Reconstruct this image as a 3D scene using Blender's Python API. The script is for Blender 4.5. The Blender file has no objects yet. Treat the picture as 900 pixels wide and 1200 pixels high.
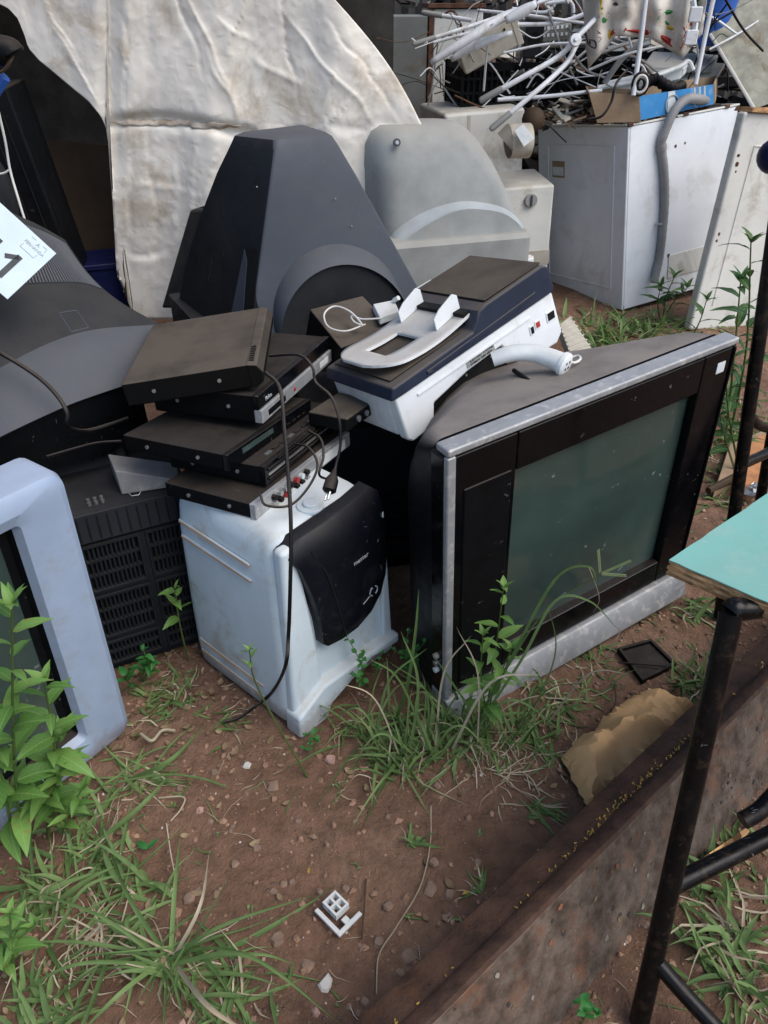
import bpy, bmesh, math, random
from mathutils import Vector, Matrix, Euler, noise
R_ = math.radians
rng = random.Random(11)
scene = bpy.context.scene
COL = scene.collection

# ------------------------------------------------------------------ camera
CAM_H, PITCH = 1.35, R_(33.7)
cam_d = bpy.data.cameras.new('camera'); cam = bpy.data.objects.new('camera', cam_d); COL.objects.link(cam)
cam.location = (0, 0, CAM_H); cam.rotation_euler = (R_(90) - PITCH, 0, 0)
cam_d.sensor_fit = 'VERTICAL'; cam_d.sensor_height = 24; cam_d.lens = 18.0
cam_d.clip_start = .02; cam_d.clip_end = 400
scene.camera = cam
# ------------------------------------------------------------------ sky + sun (open shade / overcast)
SUN_EL, SUN_AZ = R_(54), R_(118)       # azimuth clockwise from +Y
w = bpy.data.worlds.new('World'); scene.world = w; w.use_nodes = True
nt = w.node_tree; bg = nt.nodes['Background']
sky = nt.nodes.new('ShaderNodeTexSky'); sky.sky_type = 'NISHITA'; sky.sun_disc = False
sky.sun_elevation = SUN_EL; sky.sun_rotation = SUN_AZ; sky.air_density = 1.0; sky.dust_density = 1.6; sky.ozone_density = .5
nt.links.new(sky.outputs[0], bg.inputs[0]); bg.inputs[1].default_value = .10
sd = bpy.data.lights.new('sun', 'SUN'); sd.energy = 1.5; sd.angle = R_(52); sd.color = (1, .95, .88)
sun = bpy.data.objects.new('sun', sd); COL.objects.link(sun)
sun.rotation_euler = Vector((math.sin(SUN_AZ)*math.cos(SUN_EL), math.cos(SUN_AZ)*math.cos(SUN_EL), math.sin(SUN_EL))).to_track_quat('Z', 'Y').to_euler()
sun.location = (1, -2, 6)
vs = scene.view_settings; vs.view_transform = 'Standard'; vs.look = 'None'; vs.gamma = 1; vs.exposure = 0.92; vs.use_curve_mapping = False

# ------------------------------------------------------------------ geometry of the view (only to measure real positions)
FWD = Vector((0, math.cos(PITCH), -math.sin(PITCH))); UPV = Vector((0, math.sin(PITCH), math.cos(PITCH))); CC = Vector((0, 0, CAM_H))
def ray(px, py): return FWD + Vector((1, 0, 0))*((px-450)/900) + UPV*((600-py)/900)
def AZ(px, py, z=0.):
    d = ray(px, py); return CC + d*((z-CAM_H)/d.z)
def AY(px, py, y):
    d = ray(px, py); return CC + d*(y/d.y)
def AP(px, py, o, n):
    d = ray(px, py); return CC + d*((o-CC).dot(n)/d.dot(n))

# ------------------------------------------------------------------ mesh helpers
MATX = {}
def lerp(a, b, t): return a + (b-a)*t
class MB:
    def __init__(s): s.v = []; s.f = []; s.mi = []; s.cur = 0; s.at = []
    def add(s, vs, fs):
        b = len(s.v); s.v += [Vector(p) for p in vs]; s.f += [tuple(i+b for i in f) for f in fs]; s.mi += [s.cur]*len(fs); return b
    def box(s, x0, x1, y0, y1, z0, z1, M=None):
        vs = [Vector(p) for p in ((x0,y0,z0),(x1,y0,z0),(x1,y1,z0),(x0,y1,z0),(x0,y0,z1),(x1,y0,z1),(x1,y1,z1),(x0,y1,z1))]
        if M: vs = [M @ p for p in vs]
        s.add(vs, [(3,2,1,0),(4,5,6,7),(0,1,5,4),(1,2,6,5),(2,3,7,6),(3,0,4,7)]); return s
    def hexa(s, q):   # 8 corners: bottom ring 4, top ring 4
        s.add(q, [(3,2,1,0),(4,5,6,7),(0,1,5,4),(1,2,6,5),(2,3,7,6),(3,0,4,7)]); return s
    def prism(s, poly, a, b, axis='y', M=None):
        def mk(p, t):
            return Vector((p[0], t, p[1])) if axis == 'y' else Vector((t, p[0], p[1])) if axis == 'x' else Vector((p[0], p[1], t))
        n = len(poly); vs = [mk(p, a) for p in poly] + [mk(p, b) for p in poly]
        if M: vs = [M @ p for p in vs]
        s.add(vs, [tuple(range(n-1, -1, -1)), tuple(range(n, 2*n))] + [(i, (i+1) % n, n+(i+1) % n, n+i) for i in range(n)]); return s
    def loft(s, rings, cap0=True, cap1=True, closed=True):
        n = len(rings[0]); vs = [p for r in rings for p in r]; fs = []
        for k in range(len(rings)-1):
            for i in range(n if closed else n-1):
                j = (i+1) % n; fs.append((k*n+i, k*n+j, (k+1)*n+j, (k+1)*n+i))
        if cap0: fs.append(tuple(range(n-1, -1, -1)))
        if cap1: fs.append(tuple((len(rings)-1)*n+i for i in range(n)))
        s.add(vs, fs); return s
    def tube(s, pts, r, n=8, cap=True):
        pts = [Vector(p) for p in pts]
        if not isinstance(r, (list, tuple)): r = [r]*len(pts)
        t0 = (pts[1]-pts[0]).normalized(); a = Vector((0,0,1)) if abs(t0.z) < .9 else Vector((1,0,0))
        u = t0.cross(a).normalized(); rings = []
        for i, p in enumerate(pts):
            t = (pts[min(i+1, len(pts)-1)] - pts[max(i-1, 0)])
            t = t.normalized() if t.length > 1e-9 else t0
            u = (u - t*u.dot(t)); u = u.normalized() if u.length > 1e-6 else t.orthogonal().normalized()
            v = t.cross(u)
            rings.append([p + (u*math.cos(2*math.pi*k/n) + v*math.sin(2*math.pi*k/n))*r[i] for k in range(n)])
        s.loft(rings, cap, cap); return s
    def grid(s, P):
        nr, nc = len(P), len(P[0])
        s.add([p for r in P for p in r], [(i*nc+j, i*nc+j+1, (i+1)*nc+j+1, (i+1)*nc+j) for i in range(nr-1) for j in range(nc-1)]); return s
    def ball(s, c, r, n=8, m=5, sq=(1,1,1)):
        c = Vector(c); rings = []
        for i in range(1, m):
            a = math.pi*i/m
            rings.append([c + Vector((r*sq[0]*math.sin(a)*math.cos(2*math.pi*k/n), r*sq[1]*math.sin(a)*math.sin(2*math.pi*k/n), -r*sq[2]*math.cos(a))) for k in range(n)])
        s.loft(rings); return s
    def cyl(s, c, axis, r, h, n=12):
        c = Vector(c); a = Vector(axis).normalized(); s.tube([c, c+a*h], r, n); return s
    def build(s, name, mat, parent=None, bevel=0, seg=2, smooth=35, world=False, loc=None, attr=None):
        me = bpy.data.meshes.new(name)
        vs = s.v
        if loc is not None: vs = [p - Vector(loc) for p in vs]
        elif world and parent is not None:
            inv = MATX[parent.name].inverted(); vs = [inv @ p for p in vs]
        me.from_pydata([tuple(p) for p in vs], [], s.f)
        ms = mat if isinstance(mat, (list, tuple)) else [mat]
        for m in ms: me.materials.append(m)
        me.polygons.foreach_set('material_index', s.mi)
        if attr is not None:
            a = me.attributes.new('rnd', 'FLOAT', 'POINT'); a.data.foreach_set('value', attr)
        bm = bmesh.new(); bm.from_mesh(me)
        if attr is None: bmesh.ops.recalc_face_normals(bm, faces=bm.faces)
        bm.to_mesh(me); bm.free()
        if smooth:
            me.polygons.foreach_set('use_smooth', [True]*len(me.polygons)); me.set_sharp_from_angle(angle=R_(smooth))
        o = bpy.data.objects.new(name, me); COL.objects.link(o)
        if loc is not None: o.location = loc
        if parent is not None:
            o.parent = parent; MATX[o.name] = MATX[parent.name]
        if bevel:
            b = o.modifiers.new('bevel', 'BEVEL'); b.width = bevel; b.segments = seg; b.limit_method = 'ANGLE'; b.angle_limit = R_(40); b.harden_normals = bool(smooth)
        return o
def tag(o, label, cat, group=None, kind=None):
    if label: o['label'] = label
    if cat: o['category'] = cat
    if group: o['group'] = group
    if kind: o['kind'] = kind
    return o
def thing(name, label, cat, loc=(0,0,0), eul=(0,0,0), group=None):
    o = bpy.data.objects.new(name, None); COL.objects.link(o); o.empty_display_size = .05
    o.location = loc; o.rotation_euler = [R_(a) for a in eul]
    MATX[o.name] = Matrix.Translation(Vector(loc)) @ Euler([R_(a) for a in eul]).to_matrix().to_4x4()
    return tag(o, label, cat, group)
def cr(pts, n=6):
    pts = [Vector(p) for p in pts]; P = [pts[0]*2-pts[1]] + pts + [pts[-1]*2-pts[-2]]; out = []
    for i in range(1, len(P)-2):
        for k in range(n):
            t = k/n; a, b, c, d = P[i-1], P[i], P[i+1], P[i+2]
            out.append(.5*((2*b) + (c-a)*t + (2*a-5*b+4*c-d)*t*t + (3*b-a-3*c+d)*t*t*t))
    out.append(pts[-1]); return out
def rrect(cx, cz, w_, h, r, n=4):
    r = min(r, w_/2-1e-4, h/2-1e-4); out = []
    for (sx, sz, a0) in ((1,-1,-90),(1,1,0),(-1,1,90),(-1,-1,180)):
        for k in range(n+1):
            a = R_(a0 + 90*k/n); out.append((cx + sx*(w_/2-r) + r*math.cos(a), cz + sz*(h/2-r) + r*math.sin(a)))
    return out
def qring(c, r, n=5):     # rounded polygon through 3D corners
    c = [Vector(p) for p in c]; out = []; m = len(c)
    for i in range(m):
        p, a, b = c[i], c[i-1], c[(i+1) % m]
        ra = min(r, (a-p).length*.48); rb = min(r, (b-p).length*.48)
        p0 = p + (a-p).normalized()*ra; p1 = p + (b-p).normalized()*rb
        for k in range(n+1):
            t = k/n; out.append(p0*(1-t)**2 + p*2*t*(1-t) + p1*t*t)
    return out
def text_part(txt, size, name, mat, parent, M, depth=.0004):
    cu = bpy.data.curves.new('txt', 'FONT'); cu.body = txt; cu.size = size; cu.extrude = depth; cu.resolution_u = 3
    o = bpy.data.objects.new('txt', cu); COL.objects.link(o)
    dg = bpy.context.evaluated_depsgraph_get(); me = bpy.data.meshes.new_from_object(o.evaluated_get(dg))
    bpy.data.objects.remove(o); me.name = name; me.transform(M); me.materials.clear(); me.materials.append(mat)
    p = bpy.data.objects.new(name, me); COL.objects.link(p); p.parent = parent; MATX[p.name] = MATX[parent.name]; return p
def frame_mat(o, x, y):
    x = Vector(x).normalized(); z = x.cross(Vector(y)).normalized(); y = z.cross(x)
    return Matrix(((x.x,y.x,z.x,o[0]),(x.y,y.y,z.y,o[1]),(x.z,y.z,z.z,o[2]),(0,0,0,1)))

# ------------------------------------------------------------------ materials
def lin(h):
    h = h.lstrip('#'); return tuple(((c/255)/12.92 if c/255 <= .04045 else ((c/255+.055)/1.055)**2.4) for c in (int(h[i:i+2], 16) for i in (0,2,4)))
def pm(name, col, rough=.5, metal=0., var=.15, vscale=7., bump=.1, bscale=150., dust=0., dustc=(.27,.22,.17), dscale=10., stain=None, scratch=0., coat=0., spec=.32, hue=None, mud=0., mudz=0.):
    """one procedural surface: tone drift, settled dust on upward faces, stains, scratches, fine relief"""
    if isinstance(col, str): col = lin(col)
    m = bpy.data.materials.new(name); m.use_nodes = True; N = m.node_tree.nodes; L = m.node_tree.links; B = N['Principled BSDF']
    tc = N.new('ShaderNodeTexCoord').outputs['Object']
    def noi(sc, det=6, rou=.6, vec=tc, dist=0.):
        n = N.new('ShaderNodeTexNoise'); n.inputs['Scale'].default_value = sc; n.inputs['Detail'].default_value = det; n.inputs['Roughness'].default_value = rou; n.inputs['Distortion'].default_value = dist
        L.new(vec, n.inputs['Vector']); return n.outputs['Fac']
    def rng_(x, a, b, c=0., d=1.):
        n = N.new('ShaderNodeMapRange'); n.interpolation_type = 'SMOOTHSTEP'
        for k, q in zip((1,2,3,4), (a,b,c,d)): n.inputs[k].default_value = q
        L.new(x, n.inputs[0]); return n.outputs[0]
    def mul(a, b):
        n = N.new('ShaderNodeMath'); n.operation = 'MULTIPLY'
        for i, q in enumerate((a,b)):
            if isinstance(q, (int, float)): n.inputs[i].default_value = q
            else: L.new(q, n.inputs[i])
        return n.outputs[0]
    def mix(f, a, b):
        n = N.new('ShaderNodeMix'); n.data_type = 'RGBA'
        if isinstance(f, (int, float)): n.inputs[0].default_value = f
        else: L.new(f, n.inputs[0])
        for i, q in ((6,a),(7,b)):
            if isinstance(q, tuple): n.inputs[i].default_value = (*q[:3], 1)
            else: L.new(q, n.inputs[i])
        return n.outputs[2]
    c2 = hue if hue else tuple(c*(1+var) for c in col)
    c = mix(rng_(noi(vscale), .3, .7), tuple(x*(1-var) for x in col), c2)
    rgh = rng_(noi(vscale*3.1, 4), .25, .75, max(0, rough-.09), min(1, rough+.12))
    if stain:
        sc_, amt, scl = stain
        f = mul(rng_(noi(scl, 9, .68, dist=.4), .5, .68), amt); c = mix(f, c, sc_)
    if scratch:
        mp = N.new('ShaderNodeMapping'); mp.inputs['Scale'].default_value = (40, 400, 60); mp.inputs['Rotation'].default_value = (.5, .9, .4); L.new(tc, mp.inputs[0])
        f = mul(mul(rng_(noi(1., 2, .5, mp.outputs[0]), .68, .74), rng_(noi(9, 3), .45, .65)), scratch)
        c = mix(f, c, tuple(min(1, x*.4+.35) for x in col))
    if mud:      # splashed soil, blotchy, up to a height above the base
        sz = N.new('ShaderNodeSeparateXYZ'); L.new(tc, sz.inputs[0])
        ma = N.new('ShaderNodeMath'); ma.operation = 'MULTIPLY_ADD'; L.new(noi(16, 8, .75), ma.inputs[0]); ma.inputs[1].default_value = -mud*1.6; L.new(sz.outputs[2], ma.inputs[2])
        f = rng_(ma.outputs[0], mudz-mud*.95, mudz-mud*.45, .45, 0.); c = mix(f, c, (.19,.12,.085))
    if dust:
        g = N.new('ShaderNodeNewGeometry'); sx = N.new('ShaderNodeSeparateXYZ'); L.new(g.outputs['Normal'], sx.inputs[0])
        f = mul(mul(rng_(sx.outputs[2], .25, .9), rng_(noi(dscale, 8, .7), .22, .62, .45, 1)), dust)
        c = mix(f, c, dustc)
        n = N.new('ShaderNodeMix'); L.new(f, n.inputs[0]); L.new(rgh, n.inputs[2]); n.inputs[3].default_value = .92; rgh = n.outputs[0]
    L.new(c, B.inputs['Base Color']); L.new(rgh, B.inputs['Roughness']); B.inputs['Metallic'].default_value = metal
    B.inputs['Specular IOR Level'].default_value = spec; B.inputs['Coat Weight'].default_value = coat; B.inputs['Coat Roughness'].default_value = .12
    if bump:
        b = N.new('ShaderNodeBump'); b.inputs['Strength'].default_value = bump; b.inputs['Distance'].default_value = .004
        L.new(noi(bscale, 6, .65), b.inputs['Height']); L.new(b.outputs[0], B.inputs['Normal'])
    return m
def plantmat(name, a, b, trans=.3, rough=.5, rib=False):
    m = bpy.data.materials.new(name); m.use_nodes = True; N = m.node_tree.nodes; L = m.node_tree.links; B = N['Principled BSDF']
    oi = N.new('ShaderNodeObjectInfo'); at = N.new('ShaderNodeAttribute'); at.attribute_name = 'rnd'
    ad = N.new('ShaderNodeMath'); ad.operation = 'ADD'; L.new(oi.outputs['Random'], ad.inputs[0]); L.new(at.outputs['Fac'], ad.inputs[1])
    fr = N.new('ShaderNodeMath'); fr.operation = 'FRACT'; L.new(ad.outputs[0], fr.inputs[0])
    tc = N.new('ShaderNodeTexCoord'); no = N.new('ShaderNodeTexNoise'); no.inputs['Scale'].default_value = 40; no.inputs['Detail'].default_value = 5; L.new(tc.outputs['Object'], no.inputs['Vector'])
    av = N.new('ShaderNodeMath'); av.operation = 'MULTIPLY_ADD'; L.new(no.outputs['Fac'], av.inputs[0]); av.inputs[1].default_value = .9; L.new(fr.outputs[0], av.inputs[2])
    mr = N.new('ShaderNodeMapRange'); mr.inputs[1].default_value = .3; mr.inputs[2].default_value = 1.6; L.new(av.outputs[0], mr.inputs[0])
    mx = N.new('ShaderNodeMix'); mx.data_type = 'RGBA'; mx.inputs[6].default_value = (*a, 1); mx.inputs[7].default_value = (*b, 1); L.new(mr.outputs[0], mx.inputs[0])
    csock = mx.outputs[2]
    if rib:
        sx = N.new('ShaderNodeSeparateXYZ'); L.new(tc.outputs['Object'], sx.inputs[0])
        ab = N.new('ShaderNodeMath'); ab.operation = 'ABSOLUTE'; L.new(sx.outputs[0], ab.inputs[0])
        sl = N.new('ShaderNodeMath'); sl.operation = 'MULTIPLY_ADD'; L.new(ab.outputs[0], sl.inputs[0]); sl.inputs[1].default_value = -1.1; L.new(sx.outputs[1], sl.inputs[2])
        wv = N.new('ShaderNodeMath'); wv.operation = 'PINGPONG'; L.new(sl.outputs[0], wv.inputs[0]); wv.inputs[1].default_value = .055
        r1 = N.new('ShaderNodeMapRange'); L.new(ab.outputs[0], r1.inputs[0]); r1.inputs[1].default_value = .006; r1.inputs[2].default_value = .016; r1.inputs[3].default_value = .55; r1.inputs[4].default_value = 0
        r2 = N.new('ShaderNodeMapRange'); L.new(wv.outputs[0], r2.inputs[0]); r2.inputs[1].default_value = .0; r2.inputs[2].default_value = .012; r2.inputs[3].default_value = .25; r2.inputs[4].default_value = 0
        mxx = N.new('ShaderNodeMath'); mxx.operation = 'MAXIMUM'; L.new(r1.outputs[0], mxx.inputs[0]); L.new(r2.outputs[0], mxx.inputs[1])
        m2 = N.new('ShaderNodeMix'); m2.data_type = 'RGBA'; L.new(mxx.outputs[0], m2.inputs[0]); L.new(csock, m2.inputs[6]); m2.inputs[7].default_value = (.26,.40,.14,1)
        n3 = N.new('ShaderNodeTexNoise'); n3.inputs['Scale'].default_value = 7; n3.inputs['Detail'].default_value = 7; L.new(tc.outputs['Object'], n3.inputs['Vector'])
        va = N.new('ShaderNodeMath'); va.operation = 'MULTIPLY_ADD'; L.new(oi.outputs['Random'], va.inputs[0]); va.inputs[1].default_value = .16; L.new(n3.outputs['Fac'], va.inputs[2])
        r3 = N.new('ShaderNodeMapRange'); L.new(va.outputs[0], r3.inputs[0]); r3.inputs[1].default_value = .68; r3.inputs[2].default_value = .76; r3.inputs[4].default_value = .8
        m3 = N.new('ShaderNodeMix'); m3.data_type = 'RGBA'; L.new(r3.outputs[0], m3.inputs[0]); L.new(m2.outputs[2], m3.inputs[6]); m3.inputs[7].default_value = (.28,.22,.07,1); csock = m3.outputs[2]
    L.new(csock, B.inputs['Base Color']); B.inputs['Roughness'].default_value = rough; B.inputs['Specular IOR Level'].default_value = .35
    t = N.new('ShaderNodeBsdfTranslucent'); L.new(csock, t.inputs[0]); ms = N.new('ShaderNodeMixShader'); ms.inputs[0].default_value = trans
    L.new(B.outputs[0], ms.inputs[1]); L.new(t.outputs[0], ms.inputs[2]); L.new(ms.outputs[0], N['Material Output'].inputs[0])
    return m
DUST = (.17,.135,.105)
M = {}
M['black'] = pm('black_plastic', (.0035,.004,.005), .45, spec=.14, dust=.22, dustc=DUST, bump=.08, scratch=.25)
M['gloss'] = pm('gloss_black', (.002,.0024,.0035), .2, spec=.25, dust=.12, dustc=DUST, bump=.02, bscale=40, scratch=.35)
M['blacksteel'] = pm('black_steel_cover', (.003,.003,.0035), .5, spec=.12, dust=.85, dustc=(.042,.036,.031), dscale=14, bump=.08)
M['blackdusty'] = pm('dusty_black_cover', (.004,.004,.004), .6, spec=.12, dust=1, dustc=(.098,.08,.063), dscale=6, bump=.12)
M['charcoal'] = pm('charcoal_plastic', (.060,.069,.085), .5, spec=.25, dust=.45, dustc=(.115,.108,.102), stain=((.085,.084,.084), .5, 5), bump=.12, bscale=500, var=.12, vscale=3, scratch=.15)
M['charcoal2'] = pm('dark_charcoal_plastic', (.013,.0145,.017), .5, spec=.2, dust=.5, dustc=(.06,.056,.053), stain=((.028,.027,.026), .5, 5), bump=.12, bscale=500, scratch=.15)  # dark plastic; also paints shade into the tall television's left side
M['greyplastic'] = pm('grey_plastic', (.27,.28,.27), .55, dust=.6, dustc=(.30,.275,.23), bump=.1, bscale=400, stain=((.23,.22,.19), .35, 6))
M['tvtop'] = pm('dusty_grey_tv_shell', (.005,.006,.008), .45, spec=.2, dust=1, dustc=(.235,.205,.182), dscale=4, bump=.1, bscale=400)
M['silver'] = pm('worn_silver_paint', (.30,.31,.32), .42, .3, dust=.2, dustc=(.36,.33,.29), stain=((.55,.53,.50), .8, 40), scratch=.7, bump=.15, bscale=200)
M['bluesilver'] = pm('blue_silver_paint', (.31,.39,.52), .38, .15, mud=.1, mudz=.03, dust=.25, dustc=(.4,.38,.38), bump=.05, bscale=300, var=.08, stain=((.25,.24,.22), .35, 7))
M['screen'] = pm('tube_glass', (.040,.066,.058), .10, bump=.0, var=.2, vscale=3, stain=((.09,.09,.075), .45, 4), scratch=.5, coat=.3, dust=.2)
M['white'] = pm('white_plastic', (.66,.70,.71), .42, dust=.45, dustc=(.42,.38,.31), bump=.06, bscale=200, stain=((.40,.37,.31), .5, 9))
M['coolerwhite'] = pm('pale_white_enamel', (.57,.66,.715), .4, mud=.11, mudz=.035, dust=.45, dustc=(.5,.45,.37), bump=.05, bscale=100, stain=((.40,.38,.32), .7, 7), scratch=.3, var=.07)
M['whiteprn'] = pm('printer_white', (.72,.75,.77), .45, dust=.35, dustc=(.40,.36,.30), bump=.06, bscale=300, stain=((.45,.42,.36), .35, 10), var=.05)
M['navy'] = pm('navy_plastic', (.018,.025,.046), .42, spec=.25, dust=.85, dustc=(.12,.10,.08), dscale=5, bump=.08, bscale=400, scratch=.2)
M['enamel'] = pm('washer_enamel', (.74,.77,.80), .4, bump=.05, bscale=30, var=.06, vscale=3, stain=((.46,.44,.41), .4, 5), scratch=.3, dust=.5, dustc=(.35,.29,.23))
M['enamel2'] = pm('old_cream_enamel', (.66,.66,.61), .45, bump=.06, bscale=30, var=.08, vscale=3, stain=((.33,.29,.23), .7, 4), dust=.5, dustc=(.35,.29,.23), scratch=.3)
M['greysteel'] = pm('grey_painted_steel', (.17,.18,.17), .55, bump=.1, stain=((.13,.09,.06), .7, 5), var=.15, vscale=4)
M['rustpanel'] = pm('lichened_rusty_panel', (.30,.29,.23), .7, bump=.25, bscale=60, stain=((.17,.13,.08), .85, 9), var=.25, vscale=14)
M['rust'] = pm('rust', (.10,.048,.028), .85, bump=.5, bscale=90, var=.4, vscale=20)
M['beam'] = pm('rusty_beam', (.085,.052,.036), .72, bump=.7, bscale=140, var=.45, vscale=26, hue=(.14,.108,.086), stain=((.17,.068,.03), .65, 13), dust=.15)
M['beamtop'] = pm('dark_rust_flange', (.052,.026,.016), .7, bump=.6, bscale=110, var=.45, vscale=18, stain=((.10,.043,.02), .7, 14))
M['tubeblack'] = pm('black_enamel_tube', (.003,.003,.0035), .3, spec=.22, bump=.15, bscale=60, scratch=1., stain=((.05,.03,.02), .5, 45), dust=.0, dustc=DUST)
M['wtube'] = pm('white_tube', (.62,.64,.66), .4, bump=.05, stain=((.35,.3,.24), .6, 14))
M['beige'] = pm('beige_plastic', (.46,.43,.36), .5, bump=.05, stain=((.28,.24,.18), .6, 10), dust=.4)
M['greybox'] = pm('pitted_grey_plastic', (.25,.25,.25), .6, bump=.3, bscale=350, var=.1, dust=.5, dustc=(.33,.30,.26), stain=((.4,.38,.35), .7, 40))
M['ventblack'] = pm('vented_black_plastic', (.013,.0155,.02), .5, spec=.2, dust=.45, dustc=(.055,.05,.046), bump=.06)
M['hole'] = pm('deep_black', (.004,.004,.004), .9, bump=0)
M['cable'] = pm('cable_rubber', (.006,.006,.007), .45, spec=.2, bump=.05, dust=.4, dustc=DUST)
M['wcable'] = pm('white_cable', (.6,.58,.54), .5, bump=.05)
M['hose'] = pm('grey_hose', (.24,.24,.24), .5, bump=.1, dust=.3)
M['teal'] = pm('turquoise_laminate', (.15,.43,.38), .42, bump=.05, var=.08, stain=((.26,.44,.38), .7, 11), scratch=.9, dust=.3, dustc=(.30,.34,.28))
M['ply'] = pm('plywood_edge', (.30,.165,.075), .8, bump=.5, bscale=120, var=.5, vscale=40, stain=((.42,.26,.12), .8, 30))
M['paper'] = pm('brown_paper', (.64,.385,.175), .75, bump=.25, bscale=40, var=.1, vscale=9)
M['tagw'] = pm('white_card', (.48,.58,.64), .4, bump=.02, var=.03)
M['ink'] = pm('dark_ink', (.04,.045,.05), .6, bump=0)
M['inkgrey'] = pm('grey_ink', (.38,.42,.45), .6, bump=0)
M['prtgrey'] = pm('pale_print', (.4,.42,.45), .5, bump=0)
M['cardboard'] = pm('cardboard', (.33,.235,.15), .85, bump=.2, bscale=60, var=.15, stain=((.2,.14,.09), .6, 8))
M['bluecard'] = pm('blue_printed_card', (.035,.22,.50), .6, bump=.1, var=.1, stain=((.4,.45,.5), .4, 12))
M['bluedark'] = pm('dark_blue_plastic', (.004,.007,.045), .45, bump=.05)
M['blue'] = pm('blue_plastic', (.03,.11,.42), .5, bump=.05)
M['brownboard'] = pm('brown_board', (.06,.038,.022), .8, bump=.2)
M['terracotta'] = pm('clay_tile', (.42,.19,.08), .8, bump=.4, bscale=80, var=.25, stain=((.25,.13,.08), .6, 12))
M['stone'] = pm('stone', (.22,.148,.108), .85, bump=.4, bscale=90, var=.35, vscale=18)
M['pinkstone'] = pm('pink_shard', (.38,.235,.19), .85, bump=.3, bscale=90, var=.2)
M['whiteshard'] = pm('white_shard', (.55,.52,.48), .7, bump=.2, bscale=90, var=.15, stain=((.25,.18,.13), .5, 30))
M['orangeline'] = pm('rusty_dirt_line', (.36,.20,.09), .8, bump=.1)
M['redjack'] = pm('red_plastic', (.35,.03,.03), .4, bump=0); M['yellowjack'] = pm('yellow_plastic', (.5,.36,.04), .4, bump=0)
M['chrome'] = pm('dull_metal', (.45,.45,.44), .35, .8, bump=.05)
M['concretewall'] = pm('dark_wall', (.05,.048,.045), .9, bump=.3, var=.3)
M['leaf'] = plantmat('leaf_green', (.075,.18,.035), (.20,.37,.085), rib=True)
M['leafdark'] = plantmat('leaf_dark', (.025,.075,.018), (.06,.15,.04), rib=True)
M['leafbright'] = plantmat('leaf_bright', (.03,.16,.035), (.07,.25,.06))
M['stem'] = plantmat('stem_green', (.06,.10,.025), (.12,.18,.05), .1)
M['grass'] = plantmat('grass_green', (.075,.145,.04), (.23,.34,.12), .35, .6)
M['straw'] = plantmat('dry_straw', (.28,.22,.14), (.60,.52,.38), .2, .7)
M['petal'] = plantmat('yellow_petal', (.42,.30,.05), (.24,.13,.04), .2)

def soilmat():
    m = bpy.data.materials.new('red_soil'); m.use_nodes = True; N = m.node_tree.nodes; L = m.node_tree.links; B = N['Principled BSDF']
    tc = N.new('ShaderNodeTexCoord').outputs['Object']
    def noi(sc, det=8, rou=.65):
        n = N.new('ShaderNodeTexNoise'); n.inputs['Scale'].default_value = sc; n.inputs['Detail'].default_value = det; n.inputs['Roughness'].default_value = rou; L.new(tc, n.inputs['Vector']); return n.outputs['Fac']
    def ramp(x, st):
        r = N.new('ShaderNodeValToRGB'); L.new(x, r.inputs[0]); e = r.color_ramp.elements
        while len(e) < len(st): e.new(.5)
        for q, (p, c) in zip(e, st): q.position = p; q.color = (*c, 1)
        return r.outputs[0]
    def mix(f, a, b, t='MIX'):
        n = N.new('ShaderNodeMix'); n.data_type = 'RGBA'; n.blend_type = t
        if isinstance(f, float): n.inputs[0].default_value = f
        else: L.new(f, n.inputs[0])
        for i, q in ((6,a),(7,b)):
            if isinstance(q, tuple): n.inputs[i].default_value = (*q, 1)
            else: L.new(q, n.inputs[i])
        return n.outputs[2]
    base = ramp(noi(2.2), [(.3,(.19,.108,.070)),(.5,(.29,.172,.115)),(.7,(.37,.238,.165))])
    c = mix(.55, base, ramp(noi(28), [(.3,(.35,.33,.32)),(.5,(.8,.78,.76)),(.72,(1.25,1.2,1.15))]), 'MULTIPLY')
    v = N.new('ShaderNodeTexVoronoi'); v.inputs['Scale'].default_value = 75; L.new(tc, v.inputs['Vector'])
    grit = ramp(v.outputs['Distance'], [(.0,(1,1,1)),(.16,(1,1,1)),(.24,(0,0,0))])
    sel = ramp(v.outputs['Color'], [(.0,(0,0,0)),(.80,(0,0,0)),(.86,(1,1,1))])
    gm = mix(1.0, grit, sel, 'MULTIPLY')
    c = mix(gm, c, (.30,.24,.20))
    L.new(c, B.inputs['Base Color']); B.inputs['Roughness'].default_value = .95; B.inputs['Specular IOR Level'].default_value = .2
    ad = N.new('ShaderNodeMath'); ad.operation = 'MULTIPLY_ADD'; L.new(noi(60, 10, .7), ad.inputs[0]); ad.inputs[1].default_value = 1.; L.new(gm, ad.inputs[2])
    b = N.new('ShaderNodeBump'); b.inputs['Strength'].default_value = 1.; b.inputs['Distance'].default_value = .022; L.new(ad.outputs[0], b.inputs['Height']); L.new(b.outputs[0], B.inputs['Normal'])
    return m
M['soil'] = soilmat()
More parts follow.
